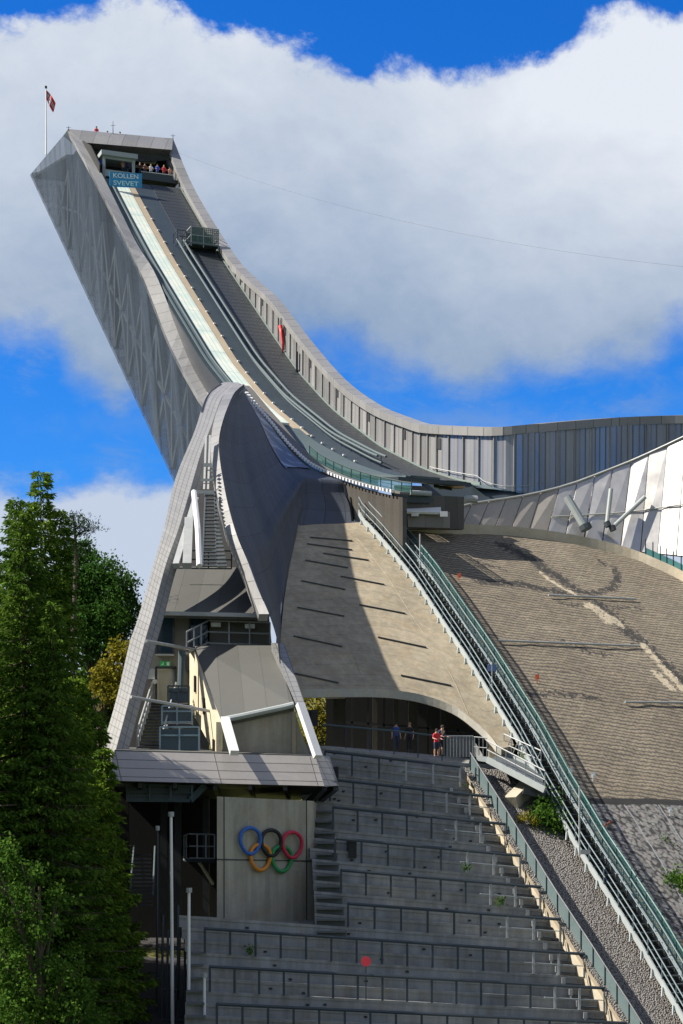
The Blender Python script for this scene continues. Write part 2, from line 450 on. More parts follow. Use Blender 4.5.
strip('side_mat', 2.05, 5.42, .09, .085, MATT, 4.4)
strip('edge_curb', 5.38, 5.5, .2, .22, plain('pale_curb', (.17, .22, .21), .6), 2)
strip('guide_kerb', -3.3, -3.1, .4, .12, TEALPIPE, 20)
m = MB()
for k in range(26):
    t_ = .12+.0*k
    L = 14+2.4*k
    m.box(I(L, .02, zi(L)+.16), RV*.10, HV*.10, Z*.06)
m.build('track_light', WHITE, tower)
# twin guide pipes and their posts, right of the track
m = MB()
for t, h in ((1.05, .95), (1.75, .95), (1.4, .45)):
    m.tube([I(L, t, zi(L)+h) for L in Lr if 12 <= L <= 67], .10, 6)
m.build('guide_rail', TEALPIPE, tower)
for k in range(26):
    L = 13+2.1*k
    MB().beam(I(L, 1.75, zi(L)+.04), I(L, 1.75, zi(L)+.95), .09, .09).build('rail_post', TEALPIPE, tower)
m = MB()
m.tube([I(L, -2.75, zi(L)+.55) for L in Lr if 30 <= L <= 78], .07, 6)
m.build('guide_rail', TEALPIPE, tower)
# inner lining of the left wall
bl = [I(inv(p)[0], -3.48, zi(inv(p)[0])-.1) for p in LI]
m = MB(); m.shell([[offs(p, .03, -.4) for p in LI], [offs(p, .05, 0) for p in bl]], RV*-.1); m.build('wall_lining', DARKST, tower)
# right wind wall: mesh panel, posts, openings
base = [I(inv(p)[0], 5.52+max(0, (inv(p)[1]-6.3)), max(zi(inv(p)[0])-.1, inv(p)[2]-6.8) if inv(p)[0] > 6 else inv(p)[2]-6.9+.35*max(0, inv(p)[0])) for p in RC]
topi = [offs(p, -.75, -.7) for p in RC]
m = MB(); m.shell([topi, base], RV*.06); m.build('wind_wall', SCREEN, tower)
m = MB(); m.shell([[offs(p, .05, -.6) for p in RC[:47]], [offs(p, .8, 0) for p in base[:47]]], RV*.05); m.build('wall_backing', SCREEN, tower)
tot = len(RC)
acc = 0; last = -9; npost = 0
for i in range(1, tot):
    acc += (RC[i]-RC[i-1]).length
    a, bb = topi[i], base[i]
    if acc-last > 1.45 and npost < 100:
        last = acc; npost += 1
        MB().beam(offs(a, -.06, .1), offs(bb, -.06, 0), .12, .12, HV).build('wall_post', plainpost if npost > 1 else globals().setdefault('plainpost', plain('post_grey', (.22, .225, .235), .5, .3)), tower)
        if i < 50 and npost % 4 == 1:
            j = min(i+1, tot-1)
            a2 = topi[j]; b3 = base[j]; f_ = .55/max(.6, (a2-a).length)
            q = [a.lerp(bb, .1), a.lerp(bb, .1).lerp(a2.lerp(b3, .1), f_), a.lerp(bb, .36).lerp(a2.lerp(b3, .36), f_), a.lerp(bb, .36)]
            MB().plate([offs(p, -.06, 0) for p in q], RV*.03).build('vent_opening', DARKST, tower)
# stiffening rail along the far screen
m = MB(); m.tube([offs(topi[i].lerp(base[i], .82), -.2, 0) for i in range(46, tot)], .03, 6); m.build('screen_rail', GALV, tower)
# shoulder deck between wind wall and take-off
sh = [I(10, 5.4, 3.5), I(4, 7.0, 2.6), I(-1, 10, 1.9), I(-6, 15, 1.0), I(-8, 15.5, .6), I(-5, 10, 1.0), I(-2.6, 6, .6), I(-2.6, -1, .15), I(0, -1, .9), I(8, 5.4, 2.7)]
MB().loft([[I(12, 5.3, zi(12)+.05), I(10, 6.3, zi(10)+.1), I(8, 8.0, 2.7), I(7, 10.5, 2.4), I(6, 13.5, 2.0), I(5, 17, 1.6)], [I(6, 5.3, zi(6)+.05), I(3.6, 5.5, 1.6), I(3.2, 7.5, 1.5), I(3.2, 10, 1.4), I(3.4, 12.5, 1.3), I(3.6, 16, 1.1)]]).build('shoulder_deck', plain('deck_blue_grey', (.075, .115, .135), .6), tower, smooth=True)
MB().loft([[I(4.6, 1.4, zi(4.6)-.05), I(4.6, 5.2, zi(4.6)-.05), I(3.4, 7.5, 1.45), I(3.4, 10, 1.35), I(3.6, 12.5, 1.25), I(3.8, 16, 1.0)], [I(1.6, 1.4, -2.5), I(1.6, 5.2, -1.6), I(1.6, 7.5, -.6), I(2.2, 10, .2), I(2.8, 12.5, .4), I(3.2, 16, .4)]]).build('shoulder_slope', SHOULDER, tower, smooth=True)
# near edge beam with its row of pale blocks
bead_px = [(244, 386), (249, 391), (262, 407), (276, 423), (293, 444), (311, 461), (326, 470), (342, 477), (366, 485), (391, 491), (404, 493)]
BEAD = cr([tuple(solT(x, y, -4.4)) for x, y in bead_px], 60)
m = MB(); m.shell([[offs(p, -.3, .06) for p in BEAD], [offs(p, .45, .06) for p in BEAD]], V((0, 0, -.14))); m.build('edge_beam', plain('edge_grey', (.13, .125, .115), .6), tower)
for i in range(2, 58):
    MB().box(offs(BEAD[i], -.42, .05), RV*.12, (BEAD[i+1]-BEAD[i]).normalized()*.13, Z*.1).build('edge_block', WHITE, tower)
# low teal safety net along the near edge of the table
nb = [offs(p, .55, .02) for p in BEAD[26:]]
m = MB(); m.loft([[p+Z*.65 for p in nb], nb]); m.build('safety_net', TEALNET, tower)
for i in range(0, len(nb), 3): MB().beam(nb[i], nb[i]+Z*.7, .06, .07).build('net_post', BLUEST, tower)
m = MB(); m.tube([p+Z*.7 for p in nb], .04, 6); m.build('net_rail', BLUEST, tower)
# near wall of the table below the edge beam
m = MB()
ws = BEAD[33:]
m.shell([[offs(p, -.1, -.3) for p in ws], [I(inv(p)[0], -4.5, min(zh(inv(p)[0])-.8, inv(p)[2]-1.2)) for p in ws]], RV*.3)
m.build('table_wall', DARKPAN, tower)
m = MB(); w0 = [solT(x, y, -4.62) for x, y in ((334, 494), (350, 497), (353, 521), (341, 523))]
m.plate(w0, RV*.08); m.build('wall_opening', DARKW, tower)
# take-off front
def q(x, y, dd=0): return solL(x, y, -3.2+dd)
def solL(x, y, L0):
    a = (x-CX)/F; d = (L0+OX*hx+OY*hy)/(a*hx+hy); return P(x, y, d)
m = MB(); m.plate([solL(x, y, -2.8) for x, y in ((396, 485), (424, 486), (432, 495), (464, 497), (464, 529), (404, 529))], HV*.4); m.build('table_front', DARKPAN, tower)
m = MB(); m.plate([solL(x, y, -3.0) for x, y in ((392, 490), (428, 491), (434, 499), (430, 503), (396, 502))], HV*.3); m.build('take_off_edge', SHOULDER, tower)
m = MB(); m.tube([solL(410, 492.5, -3.2), solL(431, 493.5, -3.2)], .17, 10); m.build('edge_roller', PALEST, tower)

# start booth, banner, gallery barrier
booth = root('start_booth', I(81.5, -1.4, zi(80)), 'small pale grey starting booth with open front under the tower hood', 'booth')
bx = lambda t, L, z: I(L, t, zi(80.5)+z)
for t in (-2.9, .35):
    for L in (80.2, 83): MB().beam(bx(t, L, -.6), bx(t, L, 2.0), .3, .3).build('post', PALEST, booth)
MB().box(bx(-1.3, 81.6, 2.15), RV*2.0, HV*1.9, Z*.25).build('roof', PALEST, booth)
MB().box(bx(-1.3, 80.2, 1.85), RV*1.6, HV*.1, Z*.2).build('lintel', PALEST, booth)
MB().box(bx(-1.3, 80.2, .15), RV*1.6, HV*.08, Z*.35).build('counter', PALEST, booth)
MB().box(bx(-1.3, 83.1, 1.0), RV*1.6, HV*.06, Z*1.4).build('rear_panel', DARKST, booth)
ban = root('banner', I(79.6, -1, zi(79)), 'blue banner with pale lettering hung across the top of the inrun track', 'banner')
bc = [solL(x, y, 77.0) for x, y in ((109.5, 171.5), (142, 173.5), (142, 188), (110, 186.5))]
cloth_o = MB().plate(bc, HV*.06).build('cloth', BANNER, ban)
def text_mesh(name, body, org, ex, ez, size_w, size_h, m, parent, depth=.02):
    cu = bpy.data.curves.new(name, 'FONT'); cu.body = body; cu.align_x = 'CENTER'; cu.align_y = 'CENTER'; cu.offset = .018
    ob = bpy.data.objects.new(name, cu); COL.objects.link(ob); bpy.context.view_layer.update()
    me = bpy.data.meshes.new_from_object(ob.evaluated_get(bpy.context.evaluated_depsgraph_get()))
    bpy.data.objects.remove(ob)
    xs = [v.co.x for v in me.vertices]; ys = [v.co.y for v in me.vertices]
    sx = size_w/(max(xs)-min(xs)); sy = size_h/(max(ys)-min(ys)); cx0 = (max(xs)+min(xs))/2; cy0 = (max(ys)+min(ys))/2
    b = MB(); b.add([org+ex*((v.co.x-cx0)*sx)+ez*((v.co.y-cy0)*sy) for v in me.vertices], [tuple(p.vertices) for p in me.polygons])
    return b.build(name, m, parent)
ex = (bc[1]-bc[0]).normalized(); ez = (bc[0]-bc[3]).normalized(); cc = (bc[0]+bc[2])/2-HV*.04
text_mesh('lettering', 'KOLLEN', cc+ez*.38, ex, ez, 2.75, .5, plain('letter_pale', (.66, .8, .86), .6), cloth_o)
text_mesh('lettering', 'SVEVET', cc-ez*.38, ex, ez, 2.75, .5, plain('letter_cyan', (.5, .85, .9), .6), cloth_o)
gb = root('gallery_barrier', I(80.5, 3, 50.4), 'blue grey barrier panel in front of the visitors at the top of the inrun', 'barrier')
MB().plate([solL(x, y, 80.4) for x, y in ((141, 172), (173, 176), (173, 183), (142, 179))], HV*.08).build('panel', BLUEST, gb)
MB().tube([solL(141, 171.5, 80.4), solL(173, 175.5, 80.4)], .06, 6).build('rail', PALEST, gb)

# service cart parked on the right of the inrun
cart = root('service_cart', I(66.5, 3.6, zi(66.5)), 'dark green mesh sided service platform parked on the inrun steps', 'platform')
cp = lambda t, dl, z: I(66.2+dl, t, zi(66.2)+z)
fr = MB()
for t in (2.3, 3.6, 5.2):
    for dl in (-1, 1): fr.beam(cp(t, dl, 0), cp(t, dl, 2.0), .08, .08)
for z in (.35, 1.15, 2.0):
    for dl in (-1, 1): fr.beam(cp(2.3, dl, z), cp(5.2, dl, z), .07, .07)
    for t in (2.3, 5.2): fr.beam(cp(t, -1, z), cp(t, 1, z), .07, .07)
fr.build('frame', GALV, cart)
MB().box(cp(3.75, 0, .3), RV*1.5, HV*1.05, Z*.06).build('floor', TEALPIPE, cart)
n = MB()
for dl in (-1.03, 1.03): n.loft([[cp(2.3, dl, 2), cp(5.2, dl, 2)], [cp(2.3, dl, .35), cp(5.2, dl, .35)]])
n.build('mesh_side', DARKNET, cart)
gt = MB()
for t in (1.0, 1.9):
    for z in (.3, 1.0, 1.6): gt.beam(cp(t, -.6, z), cp(t, .8, z), .06, .06)
    gt.beam(cp(t, -.6, 0), cp(t, -.6, 1.7), .07, .07); gt.beam(cp(t, .8, 0), cp(t, .8, 1.7), .07, .07)
for z in (1.0, 1.6): gt.beam(cp(1.0, -.6, z), cp(1.9, -.6, z), .06, .06)
gt.build('gate_frame', DARKST, cart)

# flag on the roof edge, aerials, red windsock
fp = root('flagpole', solT(46, 153, -4.5), 'white flagpole with a red flag behind the top corner of the tower', 'flagpole')
pb, pt = solT(46, 155, -4.5), solT(46, 88, -4.5)
MB().tube([pb, pt], .11, 8, .05).build('pole', WHITE, fp)
MB().box(pt+Z*.1, V((.12, 0, 0)), V((0, .12, 0)), Z*.12).build('finial', DARKST, fp)
def _flag():
    m, b = mat('flag_cloth'); u, w = b.uv()
    def band(x, a, c): return b.math('MULTIPLY', b.math('GREATER_THAN', x, a), b.math('LESS_THAN', x, c))
    wh = b.math('MAXIMUM', band(u, .27, .46), band(w, .375, .625)); bl = b.math('MAXIMUM', band(u, .32, .41), band(w, .44, .56))
    c = b.mix(wh, (.55, .02, .03, 1), (.7, .7, .72, 1)); c = b.mix(bl, c, (.02, .03, .12, 1)); b.out(c, .8); return m
fm = MB(); rows = []; uv = []
for j in range(9):
    v = j/8; row = []
    for i in range(13):
        u = i/12
        x = .05+1.05*u; z = -.25-1.15*v-1.35*u+.12*math.sin(4*u+2*v); y = .22*math.sin(7*u+1.5*v)*u
        row.append(pt+V((x*(1-.25*v), y, z))); uv.append((u, v))
    rows.append(row)
fm.loft(rows, 0, uv); fm.build('flag', _flag(), fp, smooth=True)
for k, (x, y0, y1, t, lb) in enumerate(((113, 136, 121, 0, 'thin aerial mast standing on the middle of the tower roof'), (68.5, 131, 126, -4.55, 'short lightning rod on the left corner of the tower roof'), (173, 140, 134, 6.1, 'short lightning rod on the right corner of the tower roof'))):
    a = solT(x, y0, t); c = solT(x, y1, t); c.y = a.y
    tm = MB(); tm.tube([a, V((a.x, a.y, c.z))], .05, 6, .02); tm.beam(V((a.x-.25, a.y, a.z*.3+c.z*.7)), V((a.x+.25, a.y, a.z*.3+c.z*.7)), .03, .03)
    tm.build('aerial', DARKST, None, label=lb, cat='aerial')
ws0 = [solT(x, y, 5.25) for x, y in ((280.5, 326), (281.5, 333), (282.5, 343), (283, 352))]
MB().tube(ws0, .22, 8, .07).build('windsock', RED, None, label='narrow red windsock hanging on the right wall of the inrun', cat='windsock', smooth=True)
wk = MB(); wk.tube([solT(281, 318, 5.2), solT(281, 327, 5.2)], .05, 6); wk.beam(solT(297, 352, 5.3), solT(297, 371, 5.3), .35, .2)
wk.build('marker_post', DARKST, None, label='dark signal post beside the red windsock on the inrun wall', cat='post')
# cable across the sky
ca, cb = solT(176, 152, 6.0), P(790, 276, 150)
pts = [ca.lerp(cb, k/30)-Z*(4*2.2*(k/30)*(1-k/30)) for k in range(31)]
MB().tube(pts, .008, 5).build('cable', DARKST, None, label='thin cable strung across the sky from the tower top to the right', cat='cable')
# ================================================================= JUDGES' BUILDING (leaning A-shaped wing)
jb = root('judges_building', P(215, 905, 106), 'grey A shaped judges building with leaning metal strips, stepped roofs and a wide canopy', 'building')
def px(pts, dd=0.0): return [tuple(P(x, y, DA(y)+dd)) for x, y in pts]
out_o = [(238, 382.5), (225, 382), (214, 388), (205, 399.5), (194.6, 431), (180, 466), (172.5, 489), (164, 527.5), (151.5, 571), (137.5, 620), (130, 641), (116.6, 698), (97.8, 763), (95, 772)]
out_i = [(241, 384), (233.7, 386), (228, 392), (221, 399.5), (211, 427), (201.5, 452), (190.7, 489), (178, 531), (165.5, 566), (153, 613), (145, 641), (129, 701), (110.5, 770), (108, 779)]
SO, SI = cr(px(out_o), 60), cr(px(out_i, .3), 60)
SO2 = cr(px(out_o, .55), 60)
m = MB(); m.shell([SI, SO2], V((.5, .6, -.35))); m.build('outer_strip', CAPF, jb)
in_l = [(235, 385), (228, 391), (222, 398.5), (215, 417), (211, 438.6), (211.6, 462), (216, 489), (222, 515), (228, 536), (241, 566), (250, 590), (259, 614)]
in_r = [(244.5, 384), (238, 389), (232.7, 395.6), (224, 417), (219, 438.6), (219.6, 458), (224, 485.5), (229, 509), (237, 536), (247, 560), (257, 587), (269, 614)]
tp2 = lambda pts, k: [tuple(P(x, y, DA(y)+k*min(1, max(0, y-386)/45))) for x, y in pts]
NL, NR = cr(tp2(in_l, -.2), 50), cr(tp2(in_r, -1.0), 50)
m = MB(); m.shell([NR, NL], V((-.1, 1.0, -.25))); m.build('inner_strip', CAPS, jb)
l2 = [(271, 643), (279, 662), (287.5, 683), (295.5, 704)]; r2 = [(284, 643), (291, 663), (298, 683.5), (305, 704)]
DB = lambda y: 111.5-5.5*(y-643)/61
m = MB(); m.shell([cr([tuple(P(x, y, DB(y)+.2)) for x, y in r2], 12), cr([tuple(P(x, y, DB(y))) for x, y in l2], 12)], V((0, .7, -.35))); m.build('inner_strip', CAPF, jb)
# dark inner skin: ruled between the strip and the edge of the inrun
cA = cr(px([(244, 385), (235, 393), (226, 412), (219.8, 438.6), (220, 458), (224.5, 486), (230, 510), (237.5, 536), (247.5, 560), (257.5, 587), (269, 614), (277, 640), (279.5, 662)]), 72)
cA = [p*(1+(-.6*min(1, max(0, i-3)/10))/p.y) + V((0, 0, -CZ*(-.6*min(1, max(0, i-3)/10))/p.y)) for i, p in enumerate(cA)]
e1 = [tuple(offs(p, -.35, -.2)) for p in BEAD[0:48:3]]
eb = [solH(x, y, -.1) for x, y in ((352, 528), (325, 527), (299, 527), (293.5, 548), (288, 575), (282, 610), (279.5, 640), (279, 664))]
NS_, NU_ = 64, 40
cA = cr([tuple(p) for p in cA], NS_)
cB = cr(e1[:-1]+[tuple(solT(343, 490, -4.8)), tuple(solT(349, 505, -5.0)), tuple(eb[0])], NS_)
cC = cr([tuple(p) for p in [cA[-1]]+eb[::-1][1:]], NU_)
rows = []
for i in range(NS_):
    s = i/(NS_-1); row = []
    for j in range(NU_):
        u = j/(NU_-1)
        p = cA[i].lerp(cB[i], u)+(cC[j]-cA[-1].lerp(cB[-1], u))*(s**1.7)
        k_ = 3.0*math.sin(math.pi*u)**2*math.sin(math.pi*min(1, s*1.15))**2/p.y
        row.append(V((p.x*(1-k_), p.y*(1-k_), CZ+(p.z-CZ)*(1-k_))))
    rows.append(row)
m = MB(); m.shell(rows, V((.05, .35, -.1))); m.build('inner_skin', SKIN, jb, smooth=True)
# glazed band below the bead
def _glz():
    m, b = mat('glazed_band'); u, w = b.uv(); o = b.geo()
    ln = b.line(u, 1.05, .12); n = b.noise(b.scale(o, 1, 1, .5), .9, 4, .6); f = b.smooth(n, .5, .68)
    c = b.mix(f, (.04, .048, .062, 1), (.33, .37, .40, 1)); c = b.mix(b.math('MULTIPLY', ln, .8), c, (.03, .035, .045, 1))  # pale mottling is reflection put into the colour
    b.out(c, .35, .1); return m
rr_ = [[rows[i][j]+V((-.03, -.16, .04)) for i in range(5, 40)] for j in (38, 36, 34, 33)]
g0 = [offs(p, -.42, -.36) for p in BEAD[5:34]]
g1 = [offs(p, -.8, -.5-2.2*math.sin(math.pi*(i/28))**.7) for i, p in enumerate(BEAD[5:34])]
m = MB(); m.shell(rr_, V((.02, .06, 0))); m.build('glazed_band', _glz(), jb)
# hidden root of the wing that ties the apex back to the tower wall
m = MB(); m.shell([SO[2:14], [SO[2+k].lerp(LO[24+min(5, k//2)], .9)-Z*2.4+RV*1.2 for k in range(12)]], V((0, .2, -.4))); m.build('wing_root', CAPS, jb)
MB().tube(cr([tuple(p+V((-.1, -.12, .1))) for p in eb[2:]], 20), .09, 6).build('skin_trim', PALEST, jb)

# canopy (front edge turned a little, right end farther)
def C(x, y, back=0): return P(x, y, 100+4*(x-105)/230+back)
f4 = [C(114.5, 750.5, 1.5), C(315, 755.5, 1.5), C(324.5, 786, 0), C(106.5, 780.5, 0)]
MB().plate(f4, V((.1, .4, 0))).build('canopy_fascia', FASC, jb)
MB().plate([C(315, 755, 1.45), C(327.5, 755.5, 1.7), C(337, 785.5, .4), C(324.5, 786.5, -.02)], V((.1, .5, 0))).build('canopy_end', CAPF, jb)
m = MB()
und = [C(107, 781, .3), C(324, 786.2, .3), P(336.5, 786, 104.6), P(322, 790, 111), P(300, 800, 110), P(212, 799, 108), P(122, 792, 108)]
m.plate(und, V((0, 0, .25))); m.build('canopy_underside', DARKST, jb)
m = MB()
m.beam(C(324, 787, .6), P(300, 812, 107), .3, .35); m.beam(C(336, 787, 1), P(313, 805, 108.5), .3, .35)
for x in (140, 175, 215, 250, 285): m.beam(C(x, 784+(x-107)*.02, .5), P(x+4, 797, 108), .2, .3)
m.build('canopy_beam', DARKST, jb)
MB().plate([C(114.5, 750, 1.5), C(315, 755, 1.5), P(312, 752, 110), P(122, 747, 108)], V((0, 0, -.2))).build('canopy_deck', ROOF, jb)

# upper roof, wall, windows, door
MB().plate([PB(166, 566, 128), PB(243.5, 567.5, 128), PB(258, 614, 119.3), PB(269, 614, 119.3), PB(257.5, 614, 119.3), PB(152.5, 612, 119)][:3]+[PB(257.5, 614.5, 119.3), PB(152.5, 612, 119)], V((0, .1, -.3))).build('upper_roof', ROOF, jb)
MB().beam(PB(152.5, 613, 118.95), PB(258, 615.5, 119.2), .18, .22).build('eave_gutter', GALV, jb)
MB().beam(PB(258, 615.3, 119.2), PB(269, 615.3, 119.5), .18, .2).build('eave_gutter', GALV, jb)
MB().plate([PB(147, 613.5, 121), PB(209, 614.5, 121), PB(209, 752, 121), PB(128, 752, 121)], V((0, .3, 0))).build('rear_wall', GREYW, jb)
MB().plate([PB(209, 614.5, 121.2), PB(269, 615.5, 121.8), PB(272, 648, 121.8), PB(209, 648, 121.2)], V((0, .3, 0))).build('rear_wall', GREYW, jb)
def window(x0, y0, x1, y1, d, name='window'):
    w = MB().plate([PB(x0, y0, d), PB(x1, y0, d), PB(x1, y1, d), PB(x0, y1, d)], V((0, .12, 0))).build(name, BLUEGL, jb)
    fr = MB()
    for a, b2 in (((x0, y0), (x1, y0)), ((x1, y0), (x1, y1)), ((x1, y1), (x0, y1)), ((x0, y1), (x0, y0))):
        fr.beam(PB(*a, d-.03), PB(*b2, d-.03), .1, .12, V((0, 1, 0)))
    fr.build('frame', DARKST, w); return w
w1 = window(156, 615.5, 173.5, 654, 120.9)
MB().beam(PB(155.5, 655, 120.8), PB(174, 655.3, 120.8), .3, .08).build('sill', GALV, w1)
window(190, 616, 208.5, 646, 120.9)
dr = MB().plate([PB(157, 668.5, 120.9), PB(174.5, 668.5, 120.9), PB(174.5, 702, 120.9), PB(157, 702, 120.9)], V((0, .1, 0))).build('door', plain('door_grey_green', (.42, .43, .36), .6, 0, .3), jb)
m = MB()
for a, b2 in (((156, 667.5), (176, 667.5)), ((156.2, 667), (156.2, 702)), ((176, 667), (176, 702))): m.beam(PB(*a, 120.8), PB(*b2, 120.8), .12, .16, V((0, 1, 0)))
m.build('frame', DARKST, dr)
MB().tube([PB(172.6, 685, 120.8), PB(171.4, 685, 120.8)], .04, 6).build('handle', GALV, dr)
es = MB().box(PB(165.5, 663.8, 120.8), V((.3, 0, 0)), V((0, .06, 0)), Z*.15).build('exit_sign', plain('exit_green', (.03, .42, .10), .4, 0, .1), jb)
pm = MB(); c0 = PB(165.5, 663.8, 120.72)
pm.box(c0+V((.14, 0, 0)), V((.07, 0, 0)), V((0, .012, 0)), Z*.1)
pm.box(c0+V((-.12, 0, .07)), V((.025, 0, 0)), V((0, .012, 0)), Z*.025)
pm.beam(c0+V((-.12, 0, .04)), c0+V((-.14, 0, -.03)), .02, .05, V((0, 1, 0))); pm.beam(c0+V((-.14, 0, -.03)), c0+V((-.07, 0, -.1)), .02, .03, V((0, 1, 0))); pm.beam(c0+V((-.14, 0, -.03)), c0+V((-.21, 0, -.08)), .02, .03, V((0, 1, 0)))
pm.build('pictogram', WHITE, es)
MB().box(PB(151, 674, 120.7), V((.22, 0, 0)), V((0, .1, 0)), Z*.3).build('meter_box', PALEST, jb)
MB().tube([PB(154.8, 681.5, 120.3), PB(154.8, 681.6, 120.8)], .14, 10).build('wall_lamp', WHITE, jb)
for x, y in ((216, 625), (250, 626.5)):
    lm = MB(); lm.box(PB(x, y, 120.6), V((.28, 0, 0)), V((0, .2, 0)), Z*.12); lm.beam(PB(x, y-1.5, 120.8), PB(x, y, 121.2), .06, .06); lm.build('floodlight', WHITE, jb)
# balcony
m = MB()
A0, B0, C0 = (186.5, 632, 118.2), (208.5, 620.5, 120), (270, 622.5, 120.4)
def rail3(mb, p, q, h0, n, r=.05):
    P0, P1 = V(p), V(q)
    for k in range(n+1):
        a = P0.lerp(P1, k/n); mb.beam(a, a-Z*h0, r*1.6, r*1.6)
    for f in (0, .5, 1): mb.tube([P0-Z*h0*f, P1-Z*h0*f], r, 6)
rail3(m, PB(*A0), PB(*B0), 1.25, 3); rail3(m, PB(*B0), PB(*C0), 1.3, 3)
m.build('balcony_rail', GALV, jb)
MB().plate([PB(186, 648, 118), PB(209, 644.5, 120), PB(271, 646, 120.4), PB(271, 646, 121.6), PB(190, 648, 121.2)], V((0, 0, -.2))).build('balcony_floor', DARKST, jb)
# lower roof and the concrete box beneath it
MB().plate([PB(194.5, 645.5, 119), PB(271.5, 644, 119.4), PB(294, 704, 107.4), PB(221.5, 720, 107)], V((0, .1, -.35))).build('lower_roof', ROOF, jb)
MB().tube([PB(221, 720, 106.8), PB(240, 716.5, 106.9), PB(284, 707, 107.2), PB(294, 704.5, 107.2)], .16, 8).build('eave_gutter', PALEST, jb)
MB().plate([PB(222.5, 722, 107.3), PB(293, 707.5, 107.7), PB(307, 756, 107.7), PB(234, 756, 107.3)][:1]+[PB(293, 707, 107.7), PB(310, 757, 107.7), PB(222.5, 757, 107.3)], V((0, .4, 0)), 0).build('front_wall', CONC_WALL, jb)
m = MB(); m.beam(PB(294, 712, 107.5), PB(294, 756, 107.5), .15, .2); m.build('drain_pipe', BEIGE, jb)
def sz(x, y, d): p = PB(x, y, d); return V((-6.6-.2185*(p.y-105.3), p.y, p.z))
MB().plate([sz(0, 722, 107), sz(0, 650, 118.8), sz(0, 652, 122.5), sz(0, 700, 122.5), sz(0, 757, 107)], V((.3, 0, 0))).build('side_panel', CONC_SUNLIT, jb)
for (y, d) in ((684, 117.5), (706, 112.6), (664, 121), (748, 107.8)):
    p = sz(0, y, d); MB().box(p-V((.06, 0, 0)), V((.05, 0, 0)), V((0, .22, 0)), Z*.45).build('niche', DARKST, jb)
# white struts and tie rods
MB().beam(PB(300, 704, 106.8), PB(318, 757, 103.9), .42, .3).build('strut', STRUT, jb)
MB().beam(PB(225, 719, 106.4), PB(234.5, 753, 102.6), .44, .3).build('strut', STRUT, jb)
MB().tube([PB(146, 641, DA(641)), PB(195, 650, 118.5)], .085, 8).build('tie_rod', GALV, jb)
MB().tube([PB(131, 697, DA(697)), PB(212.5, 711.5, 110.2)], .085, 8).build('tie_rod', GALV, jb)
# stairs up to the door, with landing frames
m = MB()
for k in range(18):
    s = k/17; d = 106.5+12.5*s; y0 = 757-(757-704)*s; xl = 134+17*s; xr = 166+10*s
    a, b2 = PB(xl, y0, d), PB(xr, y0, d); MB().box((a+b2)/2, (b2-a)/2, V((0, .34, 0)), Z*.05).build('stair_tread', DARKST, jb)
for xl0, xl1 in ((137, 152), (163, 176)):
    m = MB(); n = 9; prev = None
    for k in range(n+1):
        s = k/n; d = 106.5+12.5*s; y0 = 752-(752-702)*s; p = PB(xl0+(xl1-xl0)*s, y0, d)
        m.beam(p, p+Z*1.1, .06, .06)
        if prev: m.tube([prev+Z*1.1, p+Z*1.1], .05, 6); m.tube([prev+Z*.6, p+Z*.6], .035, 6)
        prev = p
    m.build('stair_rail', GALV, jb)
for (x0, y0, x1, y1, d) in ((160, 727, 199, 752, 106.2), (162, 706, 192, 722, 110.5), (168, 686, 189, 702, 114.5)):
    fr = MB()
    xs = [x0, (x0+x1)/2, x1]
    for x in xs: fr.beam(PB(x, y0, d), PB(x, y1+3, d), .09, .09)
    for y in (y0, (y0*2+y1)/3, y1): fr.beam(PB(x0, y, d), PB(x1, y, d), .07, .09)
    fo = fr.build('landing_frame', BLUEST if d > 111 else plain('landing_blue', (.22, .31, .36), .4, .3), jb)
    MB().plate([PB(x0+1, y0+2, d+.08), PB(x1-1, y0+2, d+.08), PB(x1-1, y1, d+.08), PB(x0+1, y1, d+.08)], V((0, .03, 0))).build('infill_panel', plain('infill_dark', (.045, .075, .095), .3, 0), fo)
    MB().plate([PB(x0, y1+2, d), PB(x1, y1+2, d), PB(x1, y1+1, d+3), PB(x0, y1+1, d+3)], V((0, 0, -.12))).build('landing_floor', DARKST, fo)
MB().tube([PB(182, 651, 116), PB(180.5, 700, 116)], .2, 8).build('downpipe', TEALPIPE, jb)
# upper stair well between the strips
m = MB()
m.shell([[P(x, y, DA(y)+9) for x, y in ((232, 394), (222, 425), (221, 460), (228, 500), (240, 540), (250, 568))], [P(x, y, DA(y)+9) for x, y in ((226, 394), (209, 425), (194, 468), (182, 505), (172, 540), (163, 568))]], V((0, .3, 0))); m.build('well_lining', DARKW, jb)
m = MB()
for k in range(26):
    s = k/25; y = 566-98*s; d = DA(y)+5; x0 = 217-4*s; x1 = 227-17*s
    a, b2 = PB(x0, y, d), PB(x1, y, d); MB().box((a+b2)/2, (b2-a)/2, V((0, .26, 0)), Z*.05).build('stair_tread', GALV, jb)
m = MB()
for k in range(22):
    s = k/21; y = 566-74*s; d = DA(y)+5.2; x0 = 203+3*s; x1 = 217-2*s
    m.tube([PB(x0, y, d), PB(x1, y, d)], .06, 5)
for x0, x1 in ((203, 206), (217, 215)): m.tube([PB(x0, 566, DA(566)+5.2), PB(x1, 492, DA(492)+5.2)], .08, 6)
m.build('ladder', BLUEST, jb)
m = MB(); m.tube([PB(199.5, 566, DA(566)+1), PB(198, 530, DA(530)+1), PB(194, 492, DA(492)+1)], .17, 8); m.build('vent_pipe', STRUT, jb)
m = MB()
m.beam(PB(193, 492, DA(492)+4.6), PB(214, 492.5, DA(492)+4.6), .15, .2); m.beam(PB(203, 465, DA(465)+4.6), PB(212, 465, DA(465)+4.6), .15, .2); m.beam(PB(201, 480, DA(480)+5), PB(214, 480, DA(480)+5), .12, .15)
for x in (206, 210): m.beam(PB(x, 436, DA(436)+5.5), PB(x-2, 490, DA(490)+5.5), .12, .12)
